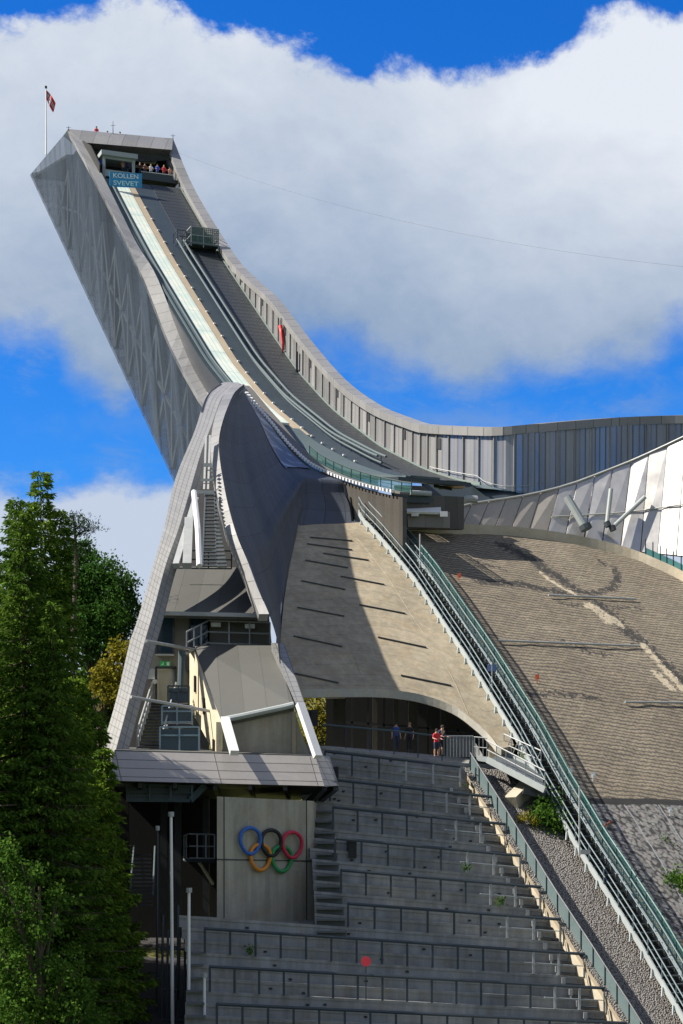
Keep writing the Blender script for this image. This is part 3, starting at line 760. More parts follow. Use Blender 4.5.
m.beam(PB(196, 500, DA(500)+5.5), PB(176, 566, DA(566)+5.5), .35, .35); m.beam(PB(189, 520, DA(520)+5.5), PB(187, 566, DA(566)+5.5), .5, .4)
m.build('bracing', GALV, jb)
m = MB(); rail3(m, P(174, 550.5, 118.2), P(231.5, 551, 118.4), 1.05, 5, .045); m.build('platform_rail', TEALPIPE, jb)

# lower storey: ringed concrete block, dark undercroft
fl0, fr0 = P(217, 801, 99.5), P(313.5, 806, 104.0)
dirf = V((fr0.x-fl0.x, fr0.y-fl0.y, 0)).normalized(); nrm = V((dirf.y, -dirf.x, 0)); back = -nrm
zt, zb = P(0, 798, 101).z, P(0, 922, 101).z-1.2
def FB(u, z): return V((fl0.x, fl0.y, 0))+dirf*u+Z*z
WB = V((fr0.x-fl0.x, fr0.y-fl0.y, 0)).length
bk = MB(); bk.plate([FB(0, zt), FB(WB, zt), FB(WB, zb), FB(0, zb)], V((0.3, 6.5, 0))); bk.build('ring_block', concrete('block_concrete', (.37, .35, .29), dark=.55, sc=1.1), jb)
sm = MB(); zs = P(0, 860, 101).z
sm.box(FB(WB/2, zs)+nrm*.012, dirf*(WB/2+.02), nrm*.02, Z*.03); sm.box(FB(.45, (zt+zb)/2)+nrm*.012, dirf*.02, nrm*.02, Z*(zt-zb)/2); sm.box(FB(WB-.5, (zt+zb)/2)+nrm*.012, dirf*.02, nrm*.02, Z*(zt-zb)/2)
sm.build('joint', DARKST, jb)
rings = root('ring_emblem', FB(WB/2, P(0, 873, 101).z)+nrm*.2, 'emblem of five interlocking coloured rings fixed to the pale concrete block', 'emblem')
def onface(x, y):                              # intersect pixel ray with the block face
    a = V(((x-CX)/F, 1, 0)); n2 = nrm; o = V((fl0.x, fl0.y, 0))
    d = o.dot(n2)/a.dot(n2); return P(x, y, d)
RC5 = [(247.7, 841, 'blue', (.03, .13, .45)), (268.6, 843, 'black', (.012, .012, .014)), (289.6, 845, 'red', (.5, .02, .06)), (258.3, 857.3, 'orange', (.65, .24, .02)), (279.7, 858.8, 'green', (.02, .25, .07))]
for i, (x, y, nm, c) in enumerate(RC5):
    ctr = onface(x, y)+nrm*(.16+(.05 if i < 3 else 0)); rr = .655
    pts = []
    tm = MB(); vs = []; fs = []; NS = 44; NR_ = 8
    for k in range(NS):
        an = 2*math.pi*k/NS
        rad = dirf*math.cos(an)+Z*math.sin(an)
        lift = nrm*(.05*math.sin(2*an))
        for j in range(NR_):
            b2 = 2*math.pi*j/NR_
            vs.append(ctr+lift+rad*(rr+.1*math.cos(b2))+nrm*(.1*math.sin(b2)))
    for k in range(NS):
        for j in range(NR_):
            fs.append((k*NR_+j, k*NR_+(j+1) % NR_, ((k+1) % NS)*NR_+(j+1) % NR_, ((k+1) % NS)*NR_+j))
    tm.add(vs, fs); tm.build('ring', plain('ring_'+nm, c, .65, 0, .15), rings, smooth=True)['label'] = nm+' ring of the emblem'
# undercroft behind and left of the block: near-black walls carry its shade
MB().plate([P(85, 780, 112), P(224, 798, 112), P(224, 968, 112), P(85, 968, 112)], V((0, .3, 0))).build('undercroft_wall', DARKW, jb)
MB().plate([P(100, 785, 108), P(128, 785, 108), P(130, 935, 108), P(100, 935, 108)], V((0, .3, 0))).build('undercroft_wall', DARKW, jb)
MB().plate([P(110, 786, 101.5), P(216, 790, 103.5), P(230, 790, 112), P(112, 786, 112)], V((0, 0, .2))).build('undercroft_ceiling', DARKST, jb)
m = MB()
for x in (127, 150, 171, 192): m.beam(P(x, 784+x*.004, 102), P(x, 800, 102), .1, .1)
m.beam(P(126, 785, 102), P(192, 786, 102.6), .08, .1); m.beam(P(126, 792, 102), P(192, 793, 102.6), .06, .08); m.beam(P(126, 800, 102), P(190, 800.5, 102.6), .16, .18)
m.beam(P(205, 785, 103), P(190, 800, 102.6), .2, .35)
m.build('hanging_walkway', TEALPIPE, jb)
MB().plate([P(128, 786, 102.2), P(190, 787, 102.8), P(190, 800, 102.8), P(128, 800, 102.2)], V((0, .04, 0))).build('walkway_mesh', plain('mesh_blue', (.06, .09, .11), .5), jb)
m = MB(); rail3(m, P(188.5, 834, 103.5), P(214.5, 834.5, 104.5), 1.25, 3, .04); rail3(m, P(188.5, 834, 103.5), P(184, 836, 107), 1.25, 2, .04)
m.build('lower_balcony_rail', PALEST, jb)
MB().plate([P(188, 859, 103.4), P(215, 860, 104.5), P(215, 860, 108.5), P(183, 858, 107.5)], V((0, 0, -.15))).build('lower_balcony_floor', BLUEST, jb)
MB().beam(P(199, 862, 104), P(213, 884, 106.5), .12, .12).build('balcony_strut', PALEST, jb)
for x in (164, 178, 206): MB().beam(P(x, 795, 108), P(x, 925, 108), .35, .35).build('undercroft_post', DARKST, jb)
m = MB()
for k in range(14):
    s = k/13; y = 905-50*s; d = 102+6*s
    a, b2 = P(131+2*s, y, d), P(152+0*s, y, d); MB().box((a+b2)/2, (b2-a)/2, V((0, .25, 0)), Z*.04).build('stair_tread', BLUEST, jb)
m = MB()
m.tube([P(130, 892, 101.5), P(134, 846, 108)], .05, 6); m.build('stair_rail', TEALPIPE, jb)
MB().tube([P(153, 895, 101.5), P(155, 846, 108)], .05, 6).build('stair_rail', TEALPIPE, jb)

# ================================================================= CONCRETE DECK (roof of the passage)
deck = root('concrete_deck', solH(400, 690, -4), 'curved beige concrete roof with dark slots sloping over the spectator passage', 'deck')
le = cr([(297, 525.5), (293, 545), (288, 575), (283.5, 605), (280.5, 640), (279, 665), (278, 691)], 40)
ri = cr([(360, 522), (384, 542), (415, 580), (449, 631), (483, 683), (505, 722), (514, 745)], 40)
bo = cr([(278, 691), (300, 690.5), (340, 690), (372, 690), (395, 691.5), (422, 696), (453, 707), (475, 723), (490, 737), (500, 748), (514, 745)], 40)
tp = cr([(297, 525.5), (320, 524), (340, 523.5), (360, 522)], 40)
rows = []
for j in range(40):
    v = j/39; row = []
    for i in range(40):
        u = i/39
        c = tp[i]*(1-v)+bo[i]*v+le[j]*(1-u)+ri[j]*u-(tp[0]*(1-u)*(1-v)+tp[39]*u*(1-v)+bo[0]*(1-u)*v+bo[39]*u*v)
        row.append(solH(c.x, c.y, 0))
    rows.append(row)
m = MB(); m.shell(rows, V((0, .35, -.4))); m.build('roof_slab', CONC_DECK, deck, smooth=False)
m = MB(); br = rows[-1][:38]; m.shell([[p+V((0, -.1, .06)) for p in br], [p+V((0, -.1, -.42)) for p in br]], V((0, .2, 0))); m.build('roof_edge', concrete('edge_concrete', (.42, .41, .37), dark=.65, streak=False), deck)
def zp7(x, y): return 270+x/2.627, 500+y/2.627
for x0, y0, x1, y1 in ((185, 200, 300, 222), (235, 275, 355, 298), (283, 360, 410, 387), (343, 460, 475, 487), (140, 140, 258, 158), (105, 98, 215, 107), (97, 115, 215, 131), (92, 158, 205, 178), (82, 212, 198, 235), (72, 282, 195, 305), (62, 357, 190, 385), (65, 455, 180, 480)):
    a, b2 = solH(*zp7(x0, y0), .01), solH(*zp7(x1, y1), .01)
    MB().beam(a, b2, .25, .06).build('slot', plain('slot_steel', (.075, .09, .105), .6, 0) if 'slot_steel' not in MATS else MATS['slot_steel'], deck)
MATS['slot_steel'] = bpy.data.materials['slot_steel']
# thin cast seams on the slab
for pts in (((228, 100), (300, 190), (390, 330), (470, 450), (520, 560)), ((190, 300), (225, 420), (250, 490))):
    MB().tube(cr([tuple(solH(*zp7(x, y), -.01)) for x, y in pts], 24), .03, 5).build('seam', CONC_DECK, deck)
# passage below: back wall, posts, floor, glazing
def bandpoly(pts, d): return [P(x, y, d) for x, y in pts]
fz = P(0, 757, 114).z
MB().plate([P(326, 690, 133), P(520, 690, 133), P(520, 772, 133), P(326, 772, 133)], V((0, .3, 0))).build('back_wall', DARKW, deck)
MB().plate([V((-3.4, 112.5, fz-.05)), V((12, 116, fz-.4)), V((14, 134, fz-.3)), V((-3.4, 134, fz))], V((0, 0, -.3))).build('passage_floor', CONC_STAND, deck)
PILL = concrete('pillar_concrete', (.075, .072, .066), dark=.6)  # concrete darkened, the shade of the passage put into its colour
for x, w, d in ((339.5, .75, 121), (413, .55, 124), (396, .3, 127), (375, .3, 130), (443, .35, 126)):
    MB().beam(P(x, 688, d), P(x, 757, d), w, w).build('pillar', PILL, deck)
m = MB()
for x in (352, 368, 384, 428, 458): m.beam(P(x, 690, 128), P(x, 757, 128), .12, .12)
m.beam(P(345, 722, 128), P(500, 734, 128), .12, .15)
m.build('mullion', DARKST, deck)
MB().plate([P(446, 735, 119), P(472, 737, 117.5), P(484, 757, 117), P(446, 757, 119)], V((0, .2, 0))).build('low_wall', CONC_STAND, deck)
MB().plate([P(489, 740, 117), P(505, 741, 117), P(504, 760, 117), P(489, 760, 117)], V((0, 1.0, 0))).build('pier', CONC_LIP, deck)
MB().plate([P(325, 690, 118), P(345, 690, 120), P(345, 698, 120), P(325, 698, 118)], V((0, .5, 0))).build('lintel', CONC_WALL, deck)
ph = root('passage_handrail', P(390, 752, 115.2), 'long blue grey handrail running across the dark passage mouth', 'handrail')
MB().tube([P(322, 724.5, 115), P(395, 731, 115.3), P(446, 737, 115.6)], .06, 6).build('rail', TEALPIPE, ph)
for k in range(6): MB().beam(P(322+24*k, 725+2.4*k, 115+.1*k), P(322+24*k, 753+1.6*k, 115+.1*k), .06, .06).build('post', BLUEST, ph)
# fence of thin bars beside the low wall
pf = root('passage_fence', P(458, 757, 114.6), 'short grey fence of upright bars at the right end of the passage', 'fence')
for k in range(10): MB().beam(P(444+3.2*k, 736, 114.6+.1*k), P(444+3.2*k, 757, 114.6+.1*k), .035, .035).build('bar', GALV, pf)
MB().tube([P(444, 736, 114.6), P(473, 736, 115.6)], .04, 6).build('rail', GALV, pf)
# ================================================================= LANDING HILL
lip_px = [(398, 530), (420, 531), (443, 533), (480, 534.5), (513, 536), (548, 540), (583, 546), (610, 552), (636, 560), (660, 570), (683, 581), (720, 603), (760, 632)]
LIPW = [solH(x, y) for x, y in lip_px]
lipLT = sorted([(inv(p)[1], inv(p)[0]) for p in LIPW])
lipLT += [(lipLT[-1][0]+4, lipLT[-1][1]-9), (lipLT[-1][0]+6, lipLT[-1][1]-70)]
T0 = -3.05
def lipL(t): return lerp(lipLT, t)
def dist_poly(pl, x, y):
    best = np.full(x.shape, 1e9)
    for (a, b2) in zip(pl, pl[1:]):
        ax, ay = a; bx_, by_ = b2; dx, dy = bx_-ax, by_-ay
        s = np.clip(((x-ax)*dx+(y-ay)*dy)/(dx*dx+dy*dy+1e-9), 0, 1)
        best = np.minimum(best, np.hypot(x-ax-s*dx, y-ay-s*dy))
    return best
ts = np.arange(T0, 22, .2)
NT = len(ts); vs = []; uvs = []
fine = list(np.arange(0, 46, .22)); coarse = list(np.arange(46, 110, 4.0)); steps = np.array(fine+coarse); NL_ = len(steps)
Lg = np.zeros((NT, NL_)); Tg = np.zeros((NT, NL_))
for i, t in enumerate(ts):
    L0 = lipL(t)
    k = max(0, 46-(-L0))/46
    arr = L0-steps
    Lg[i] = arr; Tg[i] = t
from mathutils import noise as mn
zz = np.array([[zh(L) for L in r] for r in Lg])
bumpy = np.array([[mn.noise(V((L*.35, t*.35, 0)))*.10+mn.noise(V((L*1.3, t*1.3, 5)))*.05 for L, t in zip(r, tt)] for r, tt in zip(Lg, Tg)])
zz = zz+bumpy
m = MB()
vs = [I(L, t, z) for L, t, z in zip(Lg.ravel(), Tg.ravel(), zz.ravel())]
fs = [(i*NL_+j, (i+1)*NL_+j, (i+1)*NL_+j+1, i*NL_+j+1) for i in range(NT-1) for j in range(NL_-1)]
m.add(vs, fs, [(t, L) for L, t in zip(Lg.ravel(), Tg.ravel())])
def LT(pts): return [inv(solH(x, y))[:2] for x, y in pts]
tears = [[(503, 545), (520, 553), (540, 566), (560, 578), (578, 592)], [(478, 581), (500, 583), (522, 584), (545, 589), (570, 594)], [(586, 594), (600, 592), (612, 588), (618, 578), (614, 568)], [(600, 606), (615, 622), (632, 634), (648, 648)], [(560, 603), (590, 608), (640, 608)],
         [(502, 690), (530, 694), (560, 693), (600, 699)], [(648, 648), (668, 668), (690, 690)], [(600, 560), (606, 566)], [(505, 668), (512, 680)], [(470, 560), (490, 566), (505, 570)], [(452, 600), (470, 612)], [(560, 640), (590, 652), (612, 655)]]
tear = np.zeros(Lg.size); x_, y_ = Lg.ravel(), Tg.ravel()
for i, tl in enumerate(tears):
    dd = dist_poly(LT(tl), x_, y_); w = (.75, .5, .4, .85, .35, .4, .7, .4, .4, .35, .35, .35)[i]
    tear = np.maximum(tear, np.clip(1-dd/(w*1.5), 0, 1)*(1 if i in (0, 1, 2, 3, 6) else .72))
bare = np.zeros(Lg.size)
for tl, w in (([(540, 572), (556, 584), (575, 595)], .22), ([(590, 607), (600, 612), (608, 620)], .6), ([(612, 617), (622, 626)], .35), ([(643, 645), (660, 665), (684, 690)], .35), ([(655, 672), (672, 688)], .35)):
    bare = np.maximum(bare, np.clip(1.6-dist_poly(LT(tl), x_, y_)/w, 0, 1))
Lmat = inv(solH(640, 800))[0]
def _land():
    mt, b = mat('landing_netting'); u, w = b.uv(); o = b.geo(); uvv = b.uvv()
    wob = b.n('ShaderNodeTexNoise', Vector=uvv, Scale=.55, Detail=3).outputs['Color']
    wv = b.n('ShaderNodeVectorMath', {'operation': 'SCALE'}, Vector=wob); wv.inputs['Scale'].default_value = .42
    wv2 = b.n('ShaderNodeTexNoise', Vector=uvv, Scale=4.0, Detail=2).outputs['Color']
    ws2 = b.n('ShaderNodeVectorMath', {'operation': 'SCALE'}, Vector=wv2); ws2.inputs['Scale'].default_value = .12
    vv = b.n('ShaderNodeVectorMath', {'operation': 'ADD'}, _0=uvv, _1=wv.outputs[0]).outputs[0]
    vv = b.n('ShaderNodeVectorMath', {'operation': 'ADD'}, _0=vv, _1=ws2.outputs[0]).outputs[0]
    br = b.n('ShaderNodeTexBrick', Vector=vv, Color1=(.9, .9, .9), Color2=(.74, .74, .74), Mortar=(0, 0, 0), Scale=1.0)
    br.inputs['Mortar Size'].default_value = .07; br.inputs['Brick Width'].default_value = .8; br.inputs['Row Height'].default_value = .27; br.inputs['Mortar Smooth'].default_value = .8
    cell = br.outputs['Color']
    vv = b.n('ShaderNodeVectorMath', {'operation': 'ADD'}, _0=vv, _1=b.n('ShaderNodeCombineXYZ', Y=b.math('MULTIPLY', u, .16)).outputs[0]).outputs[0]
    spv = b.n('ShaderNodeSeparateXYZ', Vector=vv); rn = b.noise(b.scale(uvv, .5, 1.4, 1), 1.6, 4, .7)
    fr_ = b.math('FRACT', b.math('DIVIDE', b.math('ADD', spv.outputs[1], b.math('MULTIPLY', rn, .07)), .31))
    row_ = b.smooth(b.math('ABSOLUTE', b.math('SUBTRACT', fr_, .5)), .27, .10)
    vv3 = b.scale(vv, 1.5, 3.3, 1); ve_ = b.n('ShaderNodeTexVoronoi', {'feature': 'DISTANCE_TO_EDGE'}, Vector=vv3, Scale=1.0); vd_ = ve_.outputs['Distance']
    cell = b.math('ADD', .80, b.math('MULTIPLY', b.n('ShaderNodeSeparateColor', Color=b.n('ShaderNodeTexVoronoi', Vector=vv3, Scale=1.0).outputs['Color']).outputs[0], .28))
    colv = b.math('FRACT', b.math('ADD', b.math('DIVIDE', spv.outputs[0], .48), b.math('MULTIPLY', b.math('FLOOR', b.math('DIVIDE', b.math('ADD', spv.outputs[1], b.math('MULTIPLY', rn, .07)), .31)), .5)))
    col_ = b.smooth(b.math('ABSOLUTE', b.math('SUBTRACT', colv, .5)), .20, .06)
    brk = b.smooth(b.noise(uvv, 2.2, 4, .7), .22, .5)
    mort = b.math('MAXIMUM', b.math('MULTIPLY', row_, brk), b.math('MULTIPLY', b.math('MULTIPLY', col_, brk), .6))
    n1 = b.noise(uvv, .16, 4, .6); n2 = b.noise(uvv, 2.2, 5, .7); n3 = b.noise(uvv, 9, 3, .6)
    base = b.mix(b.smooth(n1, .3, .7), (.215, .18, .13, 1), (.255, .218, .162, 1))
    v = b.math('ADD', .42, b.math('MULTIPLY', b.math('ADD', n2, n3), .55))
    c = b.hsvv(base, b.math('MULTIPLY', v, cell))
    c = b.mix(b.math('MULTIPLY', mort, .9), c, (.045, .042, .038, 1))
    # lower part: dark stones under a coarse net
    vo = b.n('ShaderNodeTexVoronoi', Vector=vv, Scale=4.6)
    st = b.mix(1, (.36, .34, .32, 1), vo.outputs['Color'], 'MULTIPLY'); st = b.n('ShaderNodeHueSaturation', Saturation=.12, Value=b.math('ADD', .55, b.math('MULTIPLY', n1, .6)), Color=st).outputs[0]
    st = b.mix(.55, st, (.15, .145, .142, 1)); st = b.mix(b.smooth(vo.outputs['Distance'], .4, .75), st, (.035, .034, .034, 1))
    grid = b.line(b.math('ADD', u, b.math('MULTIPLY', n1, .8)), 2.1, .08)
    st = b.mix(b.math('MULTIPLY', grid, .8), st, (.26, .28, .3, 1))
    low = b.math('MULTIPLY', b.math('LESS_THAN', b.math('ADD', w, b.math('MULTIPLY', n2, .25)), Lmat), b.math('GREATER_THAN', b.math('ADD', b.math('ADD', w, b.math('MULTIPLY', u, -.25)), b.math('MULTIPLY', n1, 7.0)), Lmat-4.5))
    c = b.mix(low, c, st)
    edge = b.math('LESS_THAN', b.math('ABSOLUTE', b.math('SUBTRACT', b.math('ADD', w, b.math('MULTIPLY', n2, .25)), Lmat)), .22)
    c = b.mix(edge, c, (.02, .02, .02, 1))
    at = b.n('ShaderNodeAttribute', {'attribute_name': 'tear'}).outputs['Fac']; ab = b.n('ShaderNodeAttribute', {'attribute_name': 'bare'}).outputs['Fac']
    nb_ = b.noise(uvv, 1.7, 5, .75)
    nh_ = b.noise(uvv, 3.2, 5, .8)
    tm_ = b.smooth(b.math('ADD', b.math('MULTIPLY', at, .8), b.math('MULTIPLY', nh_, 3.2)), 2.02, 2.12)
    bm_ = b.smooth(b.math('ADD', b.math('MULTIPLY', ab, .8), b.math('MULTIPLY', nh_, 2.6)), 1.95, 2.02)
    spk = b.smooth(b.math('ADD', b.noise(uvv, 1.1, 5, .8), b.math('MULTIPLY', b.noise(uvv, .12, 2), .35)), .86, .9)
    c = b.mix(b.math('MAXIMUM', tm_, b.math('MULTIPLY', spk, .8)), c, (.028, .027, .026, 1)); c = b.mix(bm_, c, (.40, .35, .26, 1))
    tl_ = b.smooth(b.noise(uvv, 1.9, 4, .8), .72, .76); c = b.mix(b.math('MULTIPLY', tl_, .45), c, (.05, .13, .10, 1))
    h = b.math('ADD', b.math('MULTIPLY', b.math('SUBTRACT', 1, mort), .35), b.math('MULTIPLY', n2, .8))
    b.out(c, .85, 0, height=h, bump=.22, bdist=.06)
    return mt
m.build('landing_hill', _land(), None, kind='structure', smooth=True, attr={'tear': tear, 'bare': bare})
# concrete lip around the top of the landing hill
lw = cr([tuple(p) for p in LIPW], 50)
lr = root('landing_kerb', lw[20], 'low pale concrete kerb curving round the top edge of the landing hill', 'kerb')
m = MB(); m.shell([[p+V((0, 0, .68)) for p in lw], [p+V((.0, .9, .72)) for p in lw], ], V((0, 0, -1.2))); m.build('kerb', CONC_LIP, lr)
tf = root('kerb_fence', lw[38], 'low teal green fence with dark posts on the kerb before the shiny metal wall', 'fence')
fp2 = [p+V((0, .45, .7)) for p in lw[31:]]
m = MB(); m.loft([[p+Z*.55 for p in fp2], fp2]); m.build('net', plain('teal_sheet', (.03, .15, .16), .5), tf)
for i in range(0, len(fp2), 1): MB().beam(fp2[i], fp2[i]+Z*1.15, .07, .07).build('post', BLUEST, tf)
# horizontal pipes lying on the matting
for x0, y0, x1, y1, lb in ((548.5, 595, 636, 599, 'uppermost grey pipe lying across the landing matting'), (498, 640.5, 640, 646, 'long pale pipe lying across the middle of the landing matting'), (625, 702, 720, 703, 'lower grey pipe crossing the matting at the right edge')):
    a, b2 = solH(x0, y0, .2), solH(x1, y1, .2); n_ = 12; pts = []
    for k in range(n_+1):
        q_ = solH(x0+(x1-x0)*k/n_, y0+(y1-y0)*k/n_, .2); pts.append(q_)
    MB().tube(pts, .065, 8).build('pipe', GALV, None, label=lb, cat='pipe', group='pipes across the landing hill')
for x, y, mtl, lb in ((459, 579, 'o', 'tiny orange marker on the upper matting near the stair'), (537, 681, 'o', 'small red marker lying on the matting below the long pipe'), (570, 775, 'w', 'small white marker at the green fence beside the matting'), (593, 779, 'w', 'small white marker on the lower edge of the matting'), (670, 814, 'w', 'white marker peg standing in the dark stones at the right')):
    mk = MB(); p = solH(x, y+2, 0); mk.beam(p, p+Z*.35, .05, .05); mk.plate([p+Z*.2+V((-.1, 0, 0)), p+Z*.25+V((.15, 0, 0)), p+Z*.55+V((.12, 0, 0)), p+Z*.5+V((-.12, 0, 0))], V((0, .05, 0)))
    mk.build('marker', {'o': plain('marker_orange', (.7, .16, .06), .6), 'w': WHITE}[mtl], None, label=lb, cat='marker')
MB().beam(solH(604, 826, .1), solH(612, 821, .3), .12, .08).build('plank', plain('red_brown', (.35, .1, .06), .7), None, label='short reddish brown board lying by the green stair fence', cat='board')

# ================================================================= wing wall of metal panels right of the landing hill
NPAN = 19
wt = root('metal_wing_wall', solH(620, 540), 'curving wall of shiny leaning metal panels behind the landing hill kerb', 'wall')
wb_px = [(440, 527), (470, 526), (500, 525), (530, 527), (560, 530), (585, 534), (610, 538.5), (640, 542), (683, 546), (730, 552), (780, 560)]
wtp_px = [(455, 508.5), (475, 503.5), (500, 500), (522, 496.5), (550, 490.5), (577, 482.5), (602, 473), (635, 460), (683, 438), (735, 412), (790, 385)]
kerbd = sorted([(p.x/p.y, p.y) for p in lw])
def wd(x): return lerp(kerbd, (x-CX)/F)+1.3
WBt = [p-Z*.7 for p in cr([tuple(P(x, y, wd(x))) for x, y in wb_px], 20)]; WTp = cr([tuple(P(x, y, wd(x-12)+1.6)) for x, y in wtp_px], 20)
for i in range(19):
    a, b2, c2, d2 = WBt[i], WBt[i+1], WTp[i+1], WTp[i]
    tw = ((i*37) % 11-5)*.006
    pm_ = MB(); g = .03
    pts = [a.lerp(b2, g), b2.lerp(a, g), c2.lerp(d2, g), d2.lerp(c2, g)]
    pts = [pts[0]+V((0, tw, 0)), pts[1]-V((0, tw, 0)), pts[2]-V((0, tw*1.6, 0)), pts[3]+V((0, tw*1.6, 0))]
    pm_.plate(pts, V((-.05, .12, .05))); pm_.build('panel', WPAN if i > 5 else MATS.get('panel_dull') or plain('panel_dull', (.33, .31, .29), .55, .2), wt)
m = MB()
m.tube([p+V((0, -.05, .05)) for p in WTp], .09, 6); m.tube([WBt[i].lerp(WTp[i], .42)+V((0, -.12, 0)) for i in range(6, 20)], .05, 6)
m.build('rail', GALV, wt)
bkp = MB(); bkp.shell([[p+V((0, .35, -.1)) for p in WTp], [p+V((0, .35, 0)) for p in WBt]], V((0, .1, 0))); bkp.build('backing', DARKST, wt)
for x0, y0, x1, y1, r_, lb in ((567, 497, 585, 527, .30, 'thick white tube leaning against the metal panels with a dark end'), (611, 489, 607, 524, .16, 'upright pale tube reflecting sun before the metal panels'), (645, 497, 612, 528, .16, 'slanted pale tube leaning right before the shiny panels')):
    d_ = wd(x1)-.5; tb = root('leaning_tube', P(x1, y1, d_), lb, 'tube')
    MB().tube([P(x0, y0, d_+.4), P(x1, y1, d_)], r_, 10).build('tube', PALEST, tb)
    MB().tube([P(x1-.5, y1-2, d_-.05), P(x1+1.5, y1+2.5, d_-.1)], r_*1.5, 10).build('base', BLUEST, tb)
bt = root('bent_duct', P(455, 512, 139.2), 'bent grey pipe beside the equipment box under the take-off', 'pipe')
MB().tube(cr([tuple(P(*a)) for a in ((451, 512, 138.7), (458, 505, 138.9), (465, 499.5, 139), (477, 499.5, 139.2))], 14), .26, 8).build('pipe', GALV, bt)
# equipment boxes under the take-off
eq = root('equipment_cabin', P(424, 527, 138.4), 'grey equipment box with a pale lid under the take-off edge', 'box')
MB().plate([P(407, 511, 136.3), P(450, 512, 136.9), P(450, 528, 136.9), P(408, 527, 136.3)], V((0, .5, 0))).build('body', GREYW, eq)
MB().plate([P(406, 505.5, 136.9), P(441, 507, 137.3), P(441, 512.5, 136.4), P(407, 511.5, 135.9)], V((0, .1, -.12))).build('lid', WHITE, eq)
for x, y in ((415, 513.5), (444, 514)): MB().box(P(x, y, 136.1), V((.25, 0, 0)), V((0, .03, 0)), Z*.18).build('notice_plate', WHITE, eq)
pk = root('wood_plank', P(450, 489, 139), 'pair of planks lying at the end of the inrun table', 'plank')
MB().beam(P(441, 487.5, 139.5), P(463, 487, 140.5), .5, .18).build('board', WOODP, pk); MB().beam(P(434, 486, 139.5), P(452, 489, 139.3), .4, .15).build('board', DARKST, pk)

# ================================================================= STAIR along the landing hill
st = root('hill_stair', solH(480, 665), 'long steel stair with handrails climbing beside the landing matting', 'stair')
le_px = [(357, 509), (362, 519), (384, 542), (415, 580), (449, 631), (483, 683), (517, 738), (548, 796), (580, 851), (605, 889), (640, 944), (678, 1009), (692, 1034)]
LEW = [inv(solH(x, y, .35)) for x, y in le_px]
leLT = sorted([(L, t) for L, t, z in LEW]); leLT = [(-60, leLT[0][1])]+leLT
def tl(L): return lerp(leLT, L)
STW = 1.3
Ls = [-1.0-.5*k for k in range(108)]
sz_ = lambda L: zh(L)+.35
m0 = MB(); m1 = MB()
cv = [(L, tl(L)) for L in [0.8-.6*k for k in range(0, 92)]]
m0.shell([[I(L, t, sz_(L)+.12) for L, t in cv], [I(L, t+.09, sz_(L)+.12) for L, t in cv]], V((0, 0, -.42)))
m1.shell([[I(L, t+STW, sz_(L)+.12) for L, t in cv], [I(L, t+STW+.09, sz_(L)+.12) for L, t in cv]], V((0, 0, -.42)))
m0.build('stringer', PALEST, st); m1.build('stringer', PALEST, st)
TREAD = plain('tread_grating', (.09, .105, .115), .6, 0)
STRAIL = plain('stair_rail_paint', (.15, .21, .235), .6, 0)
for L in Ls[:100]:
    MB().box(I(L, tl(L)+STW/2, sz_(L)), RV*(STW/2-.06), HV*.17, Z*.03).build('tread', TREAD, st)
m = MB()
for L in Ls[100:]: m.box(I(L, tl(L)+STW/2, sz_(L)), RV*(STW/2-.06), HV*.17, Z*.03)
m.build('lower_treads', TREAD, st, kind='stuff')
m = MB(); m.shell([[I(L, t+.12, sz_(L)-.33) for L, t in cv], [I(L, t+STW-.05, sz_(L)-.33) for L, t in cv]], V((0, 0, -.1))); m.build('stair_underside', DARKW, st)
for off, hs in ((.04, (1.0, .55)), (.62, (1.0,)), (STW-.1, (1.0, .55))):
    m = MB()
    for h_ in hs: m.tube([I(L, t+off, sz_(L)+h_) for L, t in cv[::2]], .034, 6)
    m.build('handrail', STRAIL, st)
for k in range(40):
    L = .3-1.4*k
    for off in (.04, STW-.1): MB().beam(I(L, tl(L)+off, sz_(L)), I(L, tl(L)+off, sz_(L)+1.0), .06, .06).build('rail_post', STRAIL, st)
for k in range(50):                           # pale brackets on the outer side of the left stringer
    L = -.6-1.05*k
    MB().beam(I(L, tl(L)-.05, sz_(L)-.15), I(L-.25, tl(L)-.22, sz_(L)-.6), .08, .08, HV).build('bracket', PALEST, st)
ns = root('stair_net_fence', solH(545, 747), 'teal green net fence with posts between the stair and the landing matting', 'fence')
cvn = [(L, tl(L)+STW+.22) for L in [1.4-.7*k for k in range(0, 80)]]
m = MB(); m.loft([[I(L, t, sz_(L)+1.15) for L, t in cvn], [I(L, t, sz_(L)-.25) for L, t in cvn]]); m.build('net', GREENNET, ns)
m = MB(); m.tube([I(L, t, sz_(L)+1.15) for L, t in cvn], .05, 6); m.tube([I(L, t, sz_(L)-.1) for L, t in cvn], .07, 6); m.build('rail', plain('teal_rail', (.05, .12, .12), .5, .2), ns)
for L, t in cvn[::2]: MB().beam(I(L, t, sz_(L)-.4), I(L, t, sz_(L)+1.2), .08, .08).build('post', MATS.get('teal_rail') or bpy.data.materials['teal_rail'], ns)
# low concrete curb carrying the fence
m = MB(); m.shell([[I(L, t+.02, sz_(L)-.15) for L, t in cvn], [I(L, t+.35, sz_(L)-.12) for L, t in cvn]], V((0, 0, -.9))); m.build('curb', CONC_LIP, ns)

